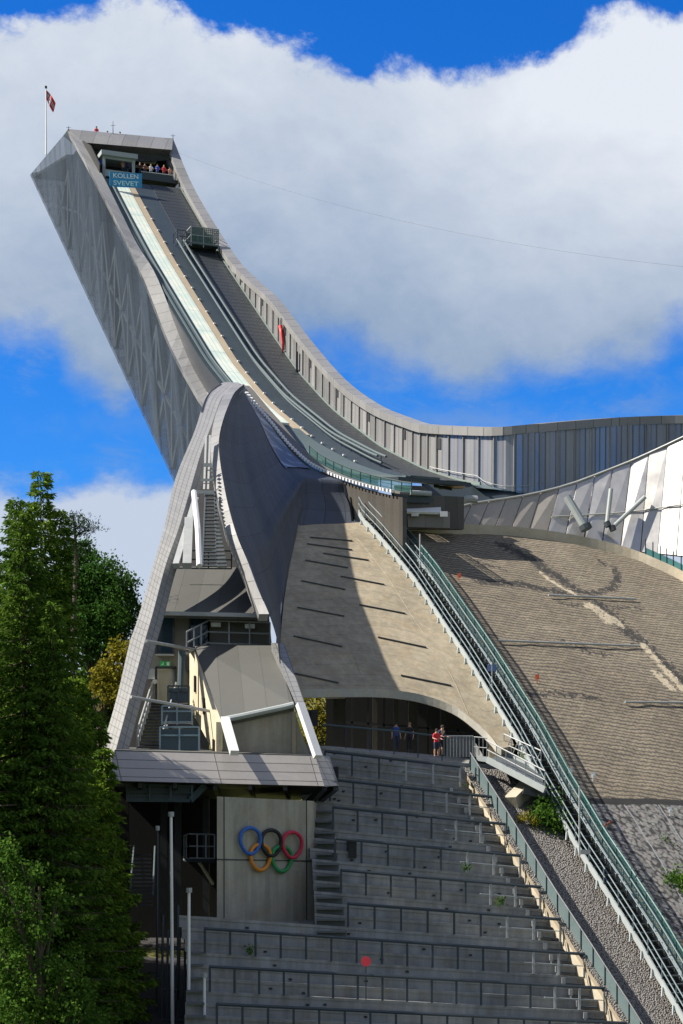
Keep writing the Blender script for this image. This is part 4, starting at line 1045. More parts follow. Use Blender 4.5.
# gravel slope between stand and stair
def _grav():
    mt, b = mat('gravel'); o = b.geo()
    vo = b.n('ShaderNodeTexVoronoi', Vector=o, Scale=10.5); n1 = b.noise(o, .5, 4)
    c = b.n('ShaderNodeHueSaturation', Saturation=.10, Value=b.math('ADD', .75, b.math('MULTIPLY', n1, .6)), Color=b.mix(1, (.42, .38, .355, 1), vo.outputs['Color'], 'MULTIPLY')).outputs[0]
    c = b.mix(.6, c, (.20, .185, .175, 1))
    c = b.mix(b.smooth(vo.outputs['Distance'], .42, .75), c, (.08, .072, .066, 1))
    b.out(c, .9, 0, height=b.math('SUBTRACT', 1, vo.outputs['Distance']), bump=.9, bdist=.18); return mt
GRAV = _grav()
par_px = [(469, 771), (525, 862), (551, 905), (596, 974), (632, 1030)]
PARW = [inv(solH(x, y, -.6)) for x, y in par_px]
parLT = sorted([(L, t) for L, t, z in PARW]); parLT = [(-70, parLT[0][1]+(parLT[0][1]-parLT[2][1])*.6)]+parLT+[(-10, parLT[-1][1])]
def tp_(L): return lerp(parLT, L)
m = MB(); rows = []
for k in range(90):
    L = -25.5-.6*k; rows.append([I(L, tp_(L)-.3+(tl(L)+1.2-tp_(L)+.3)*i/16, zh(L)-.55+.1*mn.noise(V((L, i*.8, 3)))) for i in range(17)])
m.loft(rows[::-1]); m.build('gravel_slope', GRAV, None, kind='structure', smooth=True)
# parapet: glazed panels with posts on a concrete base
pr = root('stand_parapet', solH(525, 862, -.6), 'long glazed parapet with slim posts down the right side of the grandstand', 'parapet')
Lp = [inv(solH(469, 771, -.6))[0]-1.06*k for k in range(0, 40)]
pz = lambda L: zh(L)-.6
PGL = plain('parapet_glass', (.12, .165, .175), .15, 0, .3)
m = MB(); m.shell([[I(L, tp_(L), pz(L)) for L in Lp], [I(L, tp_(L)+.3, pz(L)) for L in Lp]], V((0, 0, -2.6))); m.build('base', CONC_LIP, pr)
m = MB(); m.shell([[I(L, tp_(L)-.12, pz(L)-.05) for L in Lp], [I(L, tp_(L)-.02, pz(L)-.05) for L in Lp]], V((0, 0, -.45))); m.build('edge_board', plain('edge_board', (.30, .25, .18), .8), pr)
for a, b2 in zip(Lp, Lp[1:]):
    MB().plate([I(a, tp_(a)+.1, pz(a)+.98), I(b2, tp_(b2)+.1, pz(b2)+.98), I(b2, tp_(b2)+.1, pz(b2)+.06), I(a, tp_(a)+.1, pz(a)+.06)], RV*.03).build('panel', PGL, pr)
for a in Lp: MB().beam(I(a, tp_(a)+.07, pz(a)-.2), I(a, tp_(a)+.07, pz(a)+1.05), .06, .06).build('post', BLUEST, pr)
m = MB(); m.tube([I(L, tp_(L)+.1, pz(L)+1.03) for L in Lp], .05, 6); m.build('rail', DARKST, pr)

# ================================================================= GRANDSTAND
gs = root('grandstand', P(420, 1040, 95), 'dark concrete grandstand of stepped terraces below the passage', 'grandstand')
rail_ref = [(761.5, .110), (789, .105), (816, .095), (847, .09), (878, .08), (910.5, .07), (945, .063), (980.5, .05), (1016.5, .042), (1053, .035), (1090, .03)]
def rowline(yfoot, slope):
    p = solH(420, yfoot, -1.1)
    def at(x):
        a = (x-CX)/F; s = (p.x-a*p.y)/(a*ry-rx)
        X, D = p.x+s*rx, p.y+s*ry
        return V((X, D, P(x, yfoot+slope*(x-420), D).z))
    return at
ROWS = [rowline(y+21.5, s) for y, s in rail_ref]
XL = [300, 302, 306, 312, 314, 315, 188, 186, 184, 182, 180]
XR = [470, 492, 508, 528, 548, 566, 584, 606, 628, 650, 672]
feet = [(r(xl), r(xr)) for r, xl, xr in zip(ROWS, XL, XR)]
topf = (feet[0][0]+Z*1.55+V((.1, 1.8, 0)), feet[0][1]+Z*1.5+V((0, 1.8, 0)))
seq = [topf]+feet
NOS = concrete('nosing_concrete', (.30, .31, .31), dark=.5)
SUB = []
for j in range(len(seq)-1):
    (ul, ur), (ll, lr_) = seq[j], seq[j+1]
    tm = MB()
    if abs(ul.x-ll.x) > 2: ul = ul+(ul-ur).normalized()*((ul-ur).length*0+ (ll-ul).dot((ul-ur).normalized()))
    for k in range(3):
        a = 1-k/3; b_ = 1-(k+1)/3
        pa_l, pa_r = ul.lerp(ll, a), ur.lerp(lr_, a); pb_l, pb_r = ul.lerp(ll, b_), ur.lerp(lr_, b_)
        # tread at the lower level from a, then riser up at b
        fl_ = V((pb_l.x, pb_l.y, pa_l.z)); fr_ = V((pb_r.x, pb_r.y, pa_r.z))
        tm.loft([[pb_l, pb_r], [fl_, fr_]]); tm.loft([[fl_, fr_], [pa_l, pa_r]])
        tm.plate([pb_l+V((0, -.04, .0)), pb_r+V((0, -.04, .0)), pb_r+V((0, -.04, -.14)), pb_l+V((0, -.04, -.14))], V((0, .03, 0)))
        SUB.append((fl_, fr_, pa_l, pa_r))
    tm.build('tier', CONC_STAND, gs)
# wall below the ringed block
MB().plate([P(186, 916, 99.4), P(314, 920, 104.0), ROWS[6](314)+V((0, .9, -.2)), ROWS[6](188)+V((0, .9, -.2))], V((0, .5, 0))).build('base_wall', CONC_STAND, gs)
MB().plate([P(286, 744, 116.2), P(330, 746, 116.4), P(400, 752, 117), P(470, 758, 118), feet[0][1]+Z*1.3+V((0, 1.9, 0)), feet[0][0]+Z*1.3+V((0, 1.9, 0))], V((0, .4, 0))).build('front_wall', CONC_STAND, gs)
# steps of the left aisles
for (x0, x1, dx, ys) in ((316, 333, 1.6, [812, 822, 833, 843, 854, 864, 875, 886, 897, 908, 919, 931]), (188, 204, .6, [952, 964, 977, 990, 1002, 1015, 1028])):
    for i, y in enumerate(ys):
        p = solH(420, y, -1.1); 
        def at2(x, p=p):
            a = (x-CX)/F; s = (p.x-a*p.y)/(a*ry-rx); return V((p.x+s*rx, p.y+s*ry, P(x, y, p.y+s*ry).z))
        a, b2 = at2(x0), at2(x1+dx*i*.8); c_ = (a+b2)/2
        sb = MB(); sb.box(c_+V((0, -.75, -.02)), (b2-a)/2, V((0, .28, 0)), Z*.05); sb.box(c_+V((0, -.5, -.22)), (b2-a)/2*.94, V((0, .04, 0)), Z*.14); sb.build('aisle_step', TREAD, gs)
# grating steps at the right end beside the parapet
for j, (fl_, fr_, pl_, pr_) in enumerate(SUB[3:]):
    e = (fr_-fl_).normalized()
    for h in (0, ):
        c_ = pr_.lerp(fr_, .5)-e*.75
        MB().box(c_+Z*.16, e*.45, V((0, .2, 0)), Z*.035).build('grating_step', BLUEST, gs)
        lg = MB(); lg.box(c_-e*.62+Z*.3, e*.1, V((0, .1, 0)), Z*.15); lg.beam(c_-e*.62-Z*.05, c_-e*.62+Z*.3, .08, .08); lg.build('step_light', GALV, gs)
# small drain plates on the risers
for j in range(1, len(SUB), 1):
    fl_, fr_, pl_, pr_ = SUB[j]
    for q_ in range(2):
        u = random.uniform(.15, .85); p = fl_.lerp(fr_, u)+V((0, -.05, random.uniform(.1, .3)))
        MB().box(p, V((.08, 0, 0)), V((0, .02, 0)), Z*.045).build('drain_plate', BLACK, gs)
# a handrail along each terrace
RL = [(325, 460), (330, 493), (333, 505), (335, 520), (341, 540), (348, 560), (205, 584), (210, 604), (217, 626), (200, 648)]
ordn = ['top', 'second', 'third', 'fourth', 'fifth', 'sixth', 'seventh', 'eighth', 'ninth', 'tenth']
post_me = {}
for j in range(10):
    at = ROWS[j]; x0, x1 = RL[j]
    hr = root('handrail', at((x0+x1)/2), f'blue grey handrail on posts along the {ordn[j]} terrace row counted from above', 'handrail', 'handrails along the grandstand terraces')
    up = Z*1.16; off_ = V((0, -.12, 0))
    MB().tube([at(x0)+up+off_, at((x0+x1)/2)+up+off_, at(x1)+up+off_], .088, 6).build('top_rail', BLUEST, hr)
    n_ = max(3, round((x1-x0)/25.0))
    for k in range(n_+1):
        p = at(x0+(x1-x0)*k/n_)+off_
        MB().beam(p, p+up, .11, .11).build('post', BLUEST if k < n_-2 else GALV, hr)  # last posts paler: the sun on them is put into the material
    MB().tube([at(x1-60)+off_+Z*.55, at(x1)+off_+Z*.55], .028, 6).build('lower_rail', PALEST, hr)
# loudspeakers and their poles
def speaker(x, y0, y1, d, w, lb, ypole):
    s = root('loudspeaker', P(x, ypole, d), lb, 'loudspeaker')
    MB().box(P(x, (y0+y1)/2, d), V((w/2, 0, 0)), V((0, .3, 0)), Z*((y1-y0)/F*d/2)).build('cabinet', BLACK, s)
    g_ = MB()
    for k in range(5): g_.beam(P(x-w*.4/d*F, y0+2+k*(y1-y0-4)/4, d-.32), P(x+w*.4/d*F, y0+2+k*(y1-y0-4)/4, d-.32), .03, .03)
    g_.build('grille', DARKST, s)
    MB().tube([P(x-w*.6/d*F, y0, d+.1), P(x-w*.6/d*F, ypole, d+.1)], .06, 6).build('pole', BLUEST, s)
speaker(352.5, 840, 858, 104.5, .42, 'black loudspeaker on a thin pole over the fourth terrace row', 933)
speaker(335.5, 767, 782, 109, .33, 'black loudspeaker partly behind the right end of the canopy', 860)
speaker(314.5, 710, 726, 112, .38, 'black loudspeaker before the yellow green gap in the passage', 752)
speaker(502.5, 706, 719, 119, .34, 'black loudspeaker on a pole beside the hill stair', 750)
# red round sign on the terrace
rs = root('round_sign', ROWS[7](366), 'small red round sign on a short post in the lower terraces', 'sign')
p = ROWS[7](366); cz_ = P(366, 961.5, p.y-.2)
MB().tube([cz_, cz_+V((0, .06, 0))], .24, 20).build('plate', plain('sign_red', (.75, .05, .08), .5, 0, .08), rs)
MB().beam(V((cz_.x, cz_.y+.1, p.z)), V((cz_.x, cz_.y+.1, cz_.z)), .05, .05).build('post', BLUEST, rs)
# flag poles in front of the stand
for x, y0, x1, lb, d, r_ in ((171, 814, 173, 'tall slim bare flagpole left of the ringed block', 94, .085), (189, 890, 188.5, 'white bare flagpole of middle height before the dark undercroft', 93, .085), (204.5, 975, 204.5, 'shortest white flagpole top at the lower left of the terraces', 92, .075), (157.5, 828, 156.5, 'dark thin pole next to the leafy tree edge', 97, .06)):
    f_ = root('flagpole', P(x1, 1070, d), lb, 'flagpole')
    tp0 = P(x, y0, d); MB().tube([P(x1, 1080, d), tp0], r_*1.1, 8, r_*.8).build('pole', BLUEST if r_ < .07 else WHITE, f_)
    MB().tube([tp0-Z*.12, tp0+Z*.1], r_*1.7, 8).build('cap', GALV, f_)
# barrier lattice left of the terraces
lf = root('steel_lattice', P(168, 1070, 96), 'steel pipe lattice beside the flagpoles at the lower left', 'railing')
m = MB()
for (x0, y0, x1, y1) in ((168, 930, 166, 1060), (180, 932, 176, 1060), (163, 915, 161, 1060), (178, 905, 178, 1000), (185, 950, 184, 1060)): m.tube([P(x0, y0, 96), P(x1, y1, 96)], .06, 6)
for (x0, y0, x1, y1) in ((160, 949, 184, 949), (178, 960, 166, 1030), (160, 990, 183, 990), (160, 1020, 183, 1020)): m.tube([P(x0, y0, 96), P(x1, y1, 96)], .045, 6)
m.build('pipes', BLUEST, lf)

# ================================================================= steel walkway from the passage to the stair
wk = root('steel_walkway', P(510, 775, 112), 'steel grating walkway linking the passage to the hill stair', 'walkway')
fa, fb2, fc, fd = P(487, 759.5, 112.5), P(545, 790, 109.8), P(541, 771, 113.5), P(504, 754, 115.5)
MB().plate([fa, fb2, fc, fd], V((0, 0, -.12))).build('floor', TREAD, wk)
MB().beam(P(477, 758, 112.8), fa, .15, .3).build('edge_beam', PALEST, wk); MB().beam(fa, fb2, .15, .34).build('edge_beam', PALEST, wk); MB().beam(fd, fc, .12, .25).build('edge_beam', PALEST, wk)
m = MB()
for x in (474.5, 479, 483): m.beam(P(x, 737, 112.8), P(x, 758, 112.8), .05, .05)
m.tube([P(474, 737, 112.8), P(487, 738, 112.5)], .04, 6); m.tube([P(474, 747, 112.8), P(487, 748, 112.5)], .03, 6)
for k in range(7):
    a = fa.lerp(fb2, k/6); m.beam(a, a+Z*1.05, .05, .05)
m.tube([fa+Z*1.05, fb2+Z*1.05], .04, 6); m.tube([fa+Z*.55, fb2+Z*.55], .03, 6)
for k in range(6):
    a = fd.lerp(fc, k/5); m.beam(a, a+Z*1.15, .05, .05)
    if k: m.tube([fd.lerp(fc, (k-1)/5), a+Z*1.15], .03, 5)
m.tube([fd+Z*1.15, fc+Z*1.15], .04, 6); m.tube([fd+Z*.6, fc+Z*.6], .03, 6)
m.build('railing', GALV, wk)
pe = root('raking_pier', P(511, 806, 112), 'raking concrete pier under the steel walkway', 'pier')
MB().beam(P(530, 784, 113), P(511, 803, 111), .75, .7).build('shaft', CONC_LIP, pe); MB().beam(P(523, 791, 111), P(545, 796, 111), .5, .35).build('cross_beam', DARKST, pe)
MB().plate([P(496, 783, 113), P(512, 784, 114), P(516, 791, 113.5), P(500, 793, 112.5)], V((0, .2, -.2))).build('footing', CONC_LIP, pe)
# slim poles along the stair
def pole(name, x, y0, y1, d, lb, cat, extra=None):
    o = root(name, P(x, y1, d), lb, cat)
    MB().tube([P(x, y1+4, d), P(x, y0, d)], .05, 6).build('shaft', GALV, o)
    if extra: extra(o, P(x, y0, d), P(x, y1, d))
pole('signal_pole', 420, 534, 594, 131.5, 'slim pole on the upper concrete deck edge with a small box at its foot', 'pole', lambda o, t, b2: MB().box(b2, V((.2, 0, 0)), V((0, .15, 0)), Z*.25).build('box', GALV, o))
pole('signal_pole', 492, 662, 694, 119.5, 'slim pole with a blue sign beside the middle of the hill stair', 'pole', lambda o, t, b2: MB().box(t-Z*.35, V((.26, 0, 0)), V((0, .03, 0)), Z*.2).build('sign', plain('pale_blue_sign', (.12, .2, .42), .5), o))
pole('signal_pole', 579.5, 786, 852, 105.5, 'slim grey pole rising from the lower gravel at the stair', 'pole', lambda o, t, b2: MB().box(b2+V((.3, 0, 0)), V((.25, 0, 0)), V((0, .15, 0)), Z*.12).build('box', GALV, o))
# ================================================================= GROUND
def sstep(a, b, x): s = min(1, max(0, (x-a)/(b-a))); return s*s*(3-2*s)
def ground(L, t):
    g = zh(min(L, -24))-1.6 if L < -24 else -20.9
    if t > -18 and L < -20: g -= 2.6*sstep(-20, -26, L)*sstep(-27, -18, t)*1.0
    cut = sstep(-39, -35, t)*(1-sstep(2, 8, t+max(0, L*.0)))*sstep(-49, -44, L)*(1-sstep(-9, -3, L))
    if cut > 0: g = g*(1-cut)+min(g, lerp([(-49, -39.5), (-44, -37.5), (-36, -34.5), (-24, -31), (0, -30)], L))*cut
    if L > 2: g = -20.9+(10.5)*sstep(2, 34, L)+min(8, max(0, .05*(L-34)))
    up = 0
    if t < -25: up = min(33, 1.05*(-25-t))*sstep(-78, -112, L)
    if t > 40: up = min(20, .4*(t-40))*sstep(-60, -100, L)
    r = math.hypot(L, t)
    far = 25*sstep(300, 1500, r)
    g = g+up
    return max(g, -63) + (mn.noise(V((L*.06, t*.06, 1)))*.5 if r < 600 else 0) - (0 if L < 60 else far*.6)
axL = sorted(set([-4000, -2500, -1500, -900, -600, -400, -300, -220]+list(range(-190, 91, 3))+[100, 120, 150, 200, 300, 450, 700, 1200, 2200, 4000]))
axT = sorted(set([-4000, -2200, -1200, -700, -400, -250, -170, -120]+list(range(-99, 75, 3))+[85, 110, 150, 220, 350, 600, 1200, 2200, 4000]))
m = MB()
m.loft([[I(L, t, ground(L, t)) for L in axL] for t in axT])
def _grass():
    mt, b = mat('hill_grass'); o = b.geo()
    n1, n2 = b.noise(o, .12, 5), b.noise(o, 2.5, 5, .7)
    c = b.mix(b.smooth(n1, .35, .65), (.045, .085, .018, 1), (.13, .13, .035, 1))
    b.out(b.hsvv(c, b.math('ADD', .5, n2)), .95, 0, height=n2, bump=.8, bdist=.1); return mt
m.build('ground', _grass(), None, kind='structure', smooth=True)
m = MB()
pa = [P(x, 900, d) for x, d in ((150, 92), (150, 97), (146, 104), (142, 112))]
m.loft([[V((p.x+2.3, p.y, 0)) for p in pa], [V((p.x-2.6, p.y, 0)) for p in pa]])
m.v = [V((p.x, p.y, I(0, 0, ground(*inv(p)[:2])).z+.35)) for p in m.v]
m.build('path', plain('asphalt', (.032, .032, .034), .9), None, kind='structure')

# ================================================================= VEGETATION
def leafmat(name, c0, c1, trans=.25):
    mt, b = mat(name); o = b.geo()
    n = b.noise(o, .55, 3); g = b.n('ShaderNodeNewGeometry').outputs['Random Per Island']
    c = b.mix(b.smooth(b.math('ADD', b.math('MULTIPLY', n, .7), b.math('MULTIPLY', g, .5)), .3, .9), (*c0, 1), (*c1, 1))
    d1 = b.n('ShaderNodeBsdfDiffuse', Color=c); t1 = b.n('ShaderNodeBsdfTranslucent', Color=c)
    mx = b.n('ShaderNodeMixShader'); mx.inputs[0].default_value = trans
    b.nt.links.new(d1.outputs[0], mx.inputs[1]); b.nt.links.new(t1.outputs[0], mx.inputs[2])
    ou = b.n('ShaderNodeOutputMaterial'); b.nt.links.new(mx.outputs[0], ou.inputs[0]); return mt
L_SPR = leafmat('spruce_needles', (.034, .084, .015), (.12, .20, .03))
L_SPR2 = leafmat('spruce_needles_light', (.05, .11, .016), (.17, .26, .032))
L_DEC = leafmat('leaf_green', (.035, .10, .02), (.08, .17, .035), .35)
L_ASH = leafmat('leaf_mid', (.05, .115, .022), (.11, .20, .045), .35)
L_MAP = leafmat('leaf_bright', (.04, .10, .018), (.10, .19, .03), .35)
L_PINE = leafmat('pine_needles', (.022, .05, .02), (.045, .08, .03))
L_YEL = leafmat('leaf_yellow', (.15, .16, .02), (.30, .25, .035), .3)
BARK = plain('bark', (.09, .07, .055), .9)
def quads(name, c, ax, ln, wd_, mt, parent, fold=.0):
    """c centres, ax leaf directions, n x 3 arrays; each leaf a bent rhombus"""
    n = len(c); ax = ax/np.linalg.norm(ax, axis=1, keepdims=True)
    rnd = rng.normal(size=(n, 3)); sd = np.cross(ax, rnd); sd /= np.linalg.norm(sd, axis=1, keepdims=True)+1e-9
    ln = np.broadcast_to(ln, n)[:, None]; wd_ = np.broadcast_to(wd_, n)[:, None]
    v = np.stack([c, c+ax*ln*.45+sd*wd_*.5, c+ax*ln, c+ax*ln*.45-sd*wd_*.5], 1)
    org = np.array(ORG[parent.name]); v = (v-org).reshape(-1, 3).astype(np.float32)
    me = bpy.data.meshes.new(name); me.vertices.add(4*n); me.vertices.foreach_set('co', v.ravel())
    me.loops.add(4*n); me.loops.foreach_set('vertex_index', np.arange(4*n, dtype=np.int32))
    me.polygons.add(n); me.polygons.foreach_set('loop_start', np.arange(0, 4*n, 4, dtype=np.int32)); me.polygons.foreach_set('loop_total', np.full(n, 4, dtype=np.int32))
    me.materials.append(mt); me.update(calc_edges=True); me.validate()
    o = bpy.data.objects.new(name, me); COL.objects.link(o); o.parent = parent; ORG[o.name] = ORG[parent.name]; return o
def gz(x, d):
    p = P(x, 900, d); L, t, z = inv(p); return V((p.x, p.y, I(0, 0, ground(L, t)).z))
def spruce(x, d, ytop, Rb, label, mt, n_sc=1.0, group='trees at the left edge', zlow=.04):
    b0 = gz(x, d)-Z*.4; top = P(x, ytop, d); H = top.z-b0.z
    r = root('spruce_tree', b0, label, 'tree', group)
    tm = MB(); tm.tube([b0, b0+Z*H*.5, b0+Z*H*.98],   .008*H, 8, .02); tko = tm.build('trunk', BARK, r)
    cs, axs, ls = [], [], []; bm_ = MB()
    z = H*zlow; k = 0
    while z < H*.985:
        f = 1-z/H; Lb = Rb*(f**.72)*(.62+.38*f)
        nb2 = int(7+5*f)
        for i in range(nb2):
            an = 2*math.pi*(i+rng.random()*.8)/nb2+k*.7; L_ = Lb*(.45+.75*rng.random()**.8)+.25
            dv = np.array([math.cos(an), math.sin(an), 0]); n2 = max(8, int(L_*62*n_sc))
            s = rng.random(n2)**.75
            droop = -.46*s*L_+.30*(s**2.4)*L_+.1*rng.normal()
            sidev = np.array([-dv[1], dv[0], 0])
            spread = (.16+.34*(1-s))*min(1, L_/2.2)
            off2 = rng.normal(size=n2)*spread
            c = np.array(b0)+np.array([0, 0, z])+dv*(s*L_)[:, None]+sidev*off2[:, None]+np.array([0, 0, 1.])*(droop-abs(off2)*.35+rng.normal(size=n2)*.07)[:, None]
            a = dv*.75+sidev*np.sign(off2)[:, None]*.55+np.array([0, 0, -.45])+rng.normal(size=(n2, 3))*.32
            cs.append(c); axs.append(a); ls.append(.15+.19*rng.random(n2))
            if i % 2 == 0 and L_ > .8: bm_.tube([b0+Z*z, b0+Z*(z-.16*L_)+V(dv)*L_*.55, b0+Z*(z-.15*L_)+V(dv)*L_*.92], .045*min(2, L_/2), 4, .012, cap=False)
        z += .42+.42*f; k += 1
    if bm_.v: bm_.build('limbs', BARK, tko)
    c = np.concatenate(cs); a = np.concatenate(axs); l = np.concatenate(ls)
    quads('crown', c, a, l, l*.36, mt, r); return r
def broadleaf(name, x, d, lobes, label, mt, leaf=.26, dens=1.0, group='trees at the left edge', cat='tree', trunk=True, gap=.14):
    """lobes: (px x, px y, depth offset, radius m) clumps of foliage joined to the trunk by limbs"""
    b0 = gz(x, d)-Z*.3; r = root(name, b0, label, cat, group)
    cents = [P(lx, ly, d+dd) for lx, ly, dd, rr in lobes]
    if trunk:
        zt_ = max(c.z for c in cents); Ht = zt_-b0.z
        tm = MB(); tm.tube([b0, b0+V((.1, 0, Ht*.45)), V((sum(c.x for c in cents)/len(cents), d, b0.z+Ht*.92))], .018*Ht+.05, 8, .05); tko = tm.build('trunk', BARK, r)
        lm = MB()
        for c, lb_ in zip(cents, lobes):
            s = b0+Z*max(.3*Ht, (c.z-b0.z)*.62); lm.tube([s, s.lerp(c, .5)+Z*.3, c], .09, 5, .03)
            for q_ in range(5):
                u = V(rng.normal(size=3)); u.normalize(); lm.tube([s.lerp(c, .7), c+u*lb_[3]*.8], .04, 4, .012)
        lm.build('limbs', BARK, tko)
    cs, ax = [], []
    for c, (lx, ly, dd, rr) in zip(cents, lobes):
        nt_ = int(60*rr*rr*dens)+10
        for q_ in range(int(nt_*.8)):
            u = rng.normal(size=3); u /= np.linalg.norm(u); rad = rr*(.45+.6*rng.random()**.6)
            if mn.noise(V(tuple(u*1.7+np.array(c)*.9))) < -gap: continue
            tc = np.array(c)+u*rad*np.array([1, 1, .92]); nl = int(18+14*rng.random())
            cs.append(tc+rng.normal(size=(nl, 3))*(.10+.10*rr**.5)); ax.append(u*.6+np.array([0, 0, -.3])+rng.normal(size=(nl, 3))*.8)
    c = np.concatenate(cs); a = np.concatenate(ax); l = leaf*(.7+.6*rng.random(len(c)))
    quads('crown' if trunk else 'foliage', c, a, l, l*.72, mt, r); return r
spruce(24, 91, 500, 5.3, 'tall dense dark green spruce nearest the left edge', L_SPR, 1.25)
spruce(-38, 89, 545, 5.5, 'dark spruce cut by the left border of the picture', L_SPR, 1.0)
spruce(74, 93.5, 668, 3.6, 'shorter yellowish green spruce before the grey building corner', L_SPR2, 1.4)
spruce(52, 90, 596, 3.9, 'mid height green spruce standing between its taller neighbours', L_SPR, 1.2)
spruce(60, 100, 502, 3.6, 'dark spruce just right of the tallest spire with the pine at its side', L_SPR, 1.0)
spruce(16, 97, 492, 4.0, 'spruce of nearly full height left of the tallest spire', L_SPR, 1.0)
spruce(96, 101, 702, 2.7, 'narrow spruce added to shade the path, mostly hidden behind the yellowish one', L_SPR2, 1.2)  # extra tree, added so that the path lies in shade
spruce(-4, 101, 556, 4.6, 'spruce at the far left border behind the front row', L_SPR, 1.0)
XX = lambda *a, **k: None
spruce(41, 99, 466, 5.0, 'tallest airy spruce whose pointed top rises above its neighbours', L_SPR2, 1.0)
XX('ash_tree', 40, 104, [(40, 484, 0, .75), (36, 505, .3, 1.1), (48, 515, -.2, 1.1), (30, 535, .2, 1.5), (55, 540, .4, 1.5), (20, 565, 0, 1.8), (62, 575, 0, 1.7), (8, 590, 0, 1.8), (40, 590, -.5, 2.2), (60, 625, 0, 2.2), (12, 520, .2, 1.3), (-6, 540, 0, 1.7), (-15, 585, 0, 2)], 'tall loose leafed tree with pointed top rising behind the spruces', L_ASH, .2, 1.15)
# a thin crooked pine with flat tufts
b0 = gz(74, 116); pr_ = root('pine_tree', b0, 'slender pine with flat dark tufts between the tall tree and the round tree', 'tree', 'trees at the left edge')
MB().tube([b0, P(73, 640, 116), P(76, 560, 116), P(75, 530, 116), P(73, 517, 116)], .17, 8, .05).build('trunk', BARK, pr_)
lm = MB(); cs, ax = [], []
for (tx, ty, rr) in ((72, 517, .75), (82, 523, .8), (89, 529, .7), (64, 527, .8), (84, 545, .5), (66, 545, .5), (60, 533, .6), (78, 534, .5), (85, 552, .35)):
    c = P(tx, ty, 116); lm.tube([P(75, ty+7, 116), c], .06, 5, .02)
    n_ = int(330*rr); u = rng.normal(size=(n_, 3))*np.array([rr*.6, rr*.6, rr*.12]); cs.append(np.array(c)+u); ax.append(rng.normal(size=(n_, 3))+np.array([0, 0, .5]))
lm.build('limbs', BARK, pr_); quads('crown', np.concatenate(cs), np.concatenate(ax), .24, .05, L_PINE, pr_)
broadleaf('maple_tree', 100, 119, [(100, 572, 0, 1.15), (92, 592, .3, 1.5), (112, 590, -.3, 1.4), (121, 606, 0, 1.0), (86, 615, 0, 1.6), (106, 615, -.5, 1.7), (84, 640, .2, 1.5), (108, 640, 0, 1.5), (122, 622, .5, .8), (78, 600, .5, 1.2), (76, 565, .4, 1.0), (70, 585, .2, 1.2), (82, 549, .5, .7)], 'round crowned dark green tree left of the leaning metal strip', L_DEC, .17, 1.7)
broadleaf('maple_tree', 40, 82, [(12, 900, 0, 1.0), (42, 925, -.3, .8), (66, 968, 0, .75), (30, 985, .3, 1.3), (78, 1012, 0, .9), (10, 1010, 0, 1.6), (-5, 860, .4, 1.0), (104, 1034, .3, .7), (2, 950, 0, 1.2), (52, 1020, .5, 1.1), (30, 868, .2, .5), (56, 900, .3, .45)], 'bright leafed low maple filling the lower left corner', L_MAP, .17, 1.35, gap=.04)
for xx_, dd_, yy_ in ((-95, 96, 590), (-150, 102, 540), (-215, 97, 600), (-120, 88, 720), (-60, 108, 620)): spruce(xx_, dd_, yy_, 5.0, 'spruce of the dark grove continuing left of the picture', L_SPR, .6)
spruce(104, 95.5, 742, 2.5, 'low green spruce reaching past the left end of the canopy', L_SPR2, 1.5)
XX('shrub', 134, 97, [(132, 820, 0, 1.0), (124, 850, 0, 1.3), (140, 850, .2, .7), (128, 885, 0, 1.1), (118, 800, .3, .8), (122, 930, 0, 1.1), (112, 965, 0, 1.2), (126, 1005, 0, 1.1), (138, 915, 0, .6)], 'yellow green shrub branches reaching past the canopy corner', L_SPR2, .2, .9, 'bushes')
broadleaf('bush', 114, 113, [(121, 650, 0, .7), (113, 668, 0, .9), (121, 676, .4, .7), (112, 690, 0, .9), (104, 680, 0, .7)], 'yellowish bush behind the leaning strip below the round tree', L_YEL, .2, 1.0, 'bushes', 'bush', False)
broadleaf('bush', 105, 121, [(96, 700, 0, 1.3), (112, 705, 0, 1.1), (104, 730, 0, 1.4), (90, 690, 0, 1.2), (92, 675, .3, 1.0), (100, 672, .6, .9)], 'green bush lower down between the spruces and the strip', L_MAP, .22, .9, 'bushes', 'bush', False)
broadleaf('bush', 316, 138, [(312, 705, 0, 1.0), (320, 722, 0, 1.0), (308, 735, 0, 1.0), (326, 735, 0, 1.0), (318, 745, 0, 1.0)], 'sunlit yellow green bush seen through the gap beside the passage', L_YEL, .2, 1.0, 'bushes', 'bush', False)
def lowplant(pts, label, mt, leaf, group='bushes'):
    p0 = solH(pts[0][0], pts[0][1]+6, -.6); r = root('bush', p0, label, 'bush', group); cs, ax = [], []
    for x, y, rr, n_ in pts:
        c = solH(x, y, -.2); c = P(x, y, min(c.y, p0.y+1.5)); u = rng.normal(size=(n_, 3))*rr*.5; cs.append(np.array(c)+u); ax.append(rng.normal(size=(n_, 3))+np.array([0, 0, .8]))
    quads('foliage', np.concatenate(cs), np.concatenate(ax), leaf, leaf*.55, mt, r)
lowplant([(548, 806, .8, 500), (541, 818, .75, 450), (553, 820, .8, 500), (549, 812, .7, 350), (560, 826, .55, 220), (545, 800, .4, 120)], 'bright green bush on the gravel under the steel walkway', L_MAP, .24)
lowplant([(528, 817, .3, 120), (522, 818, .25, 80), (535, 822, .3, 100)], 'low yellowish weeds at the edge of the gravel beside the green bush', L_YEL, .16)
lowplant([(676, 884, .7, 420), (684, 890, .8, 420), (668, 880, .3, 90)], 'bright green weeds at the right edge among the dark stones', L_MAP, .22)
lowplant([(665, 843, .3, 70), (675, 848, .25, 50)], 'small tuft of weeds above the bright weeds on the dark stones', L_MAP, .16)
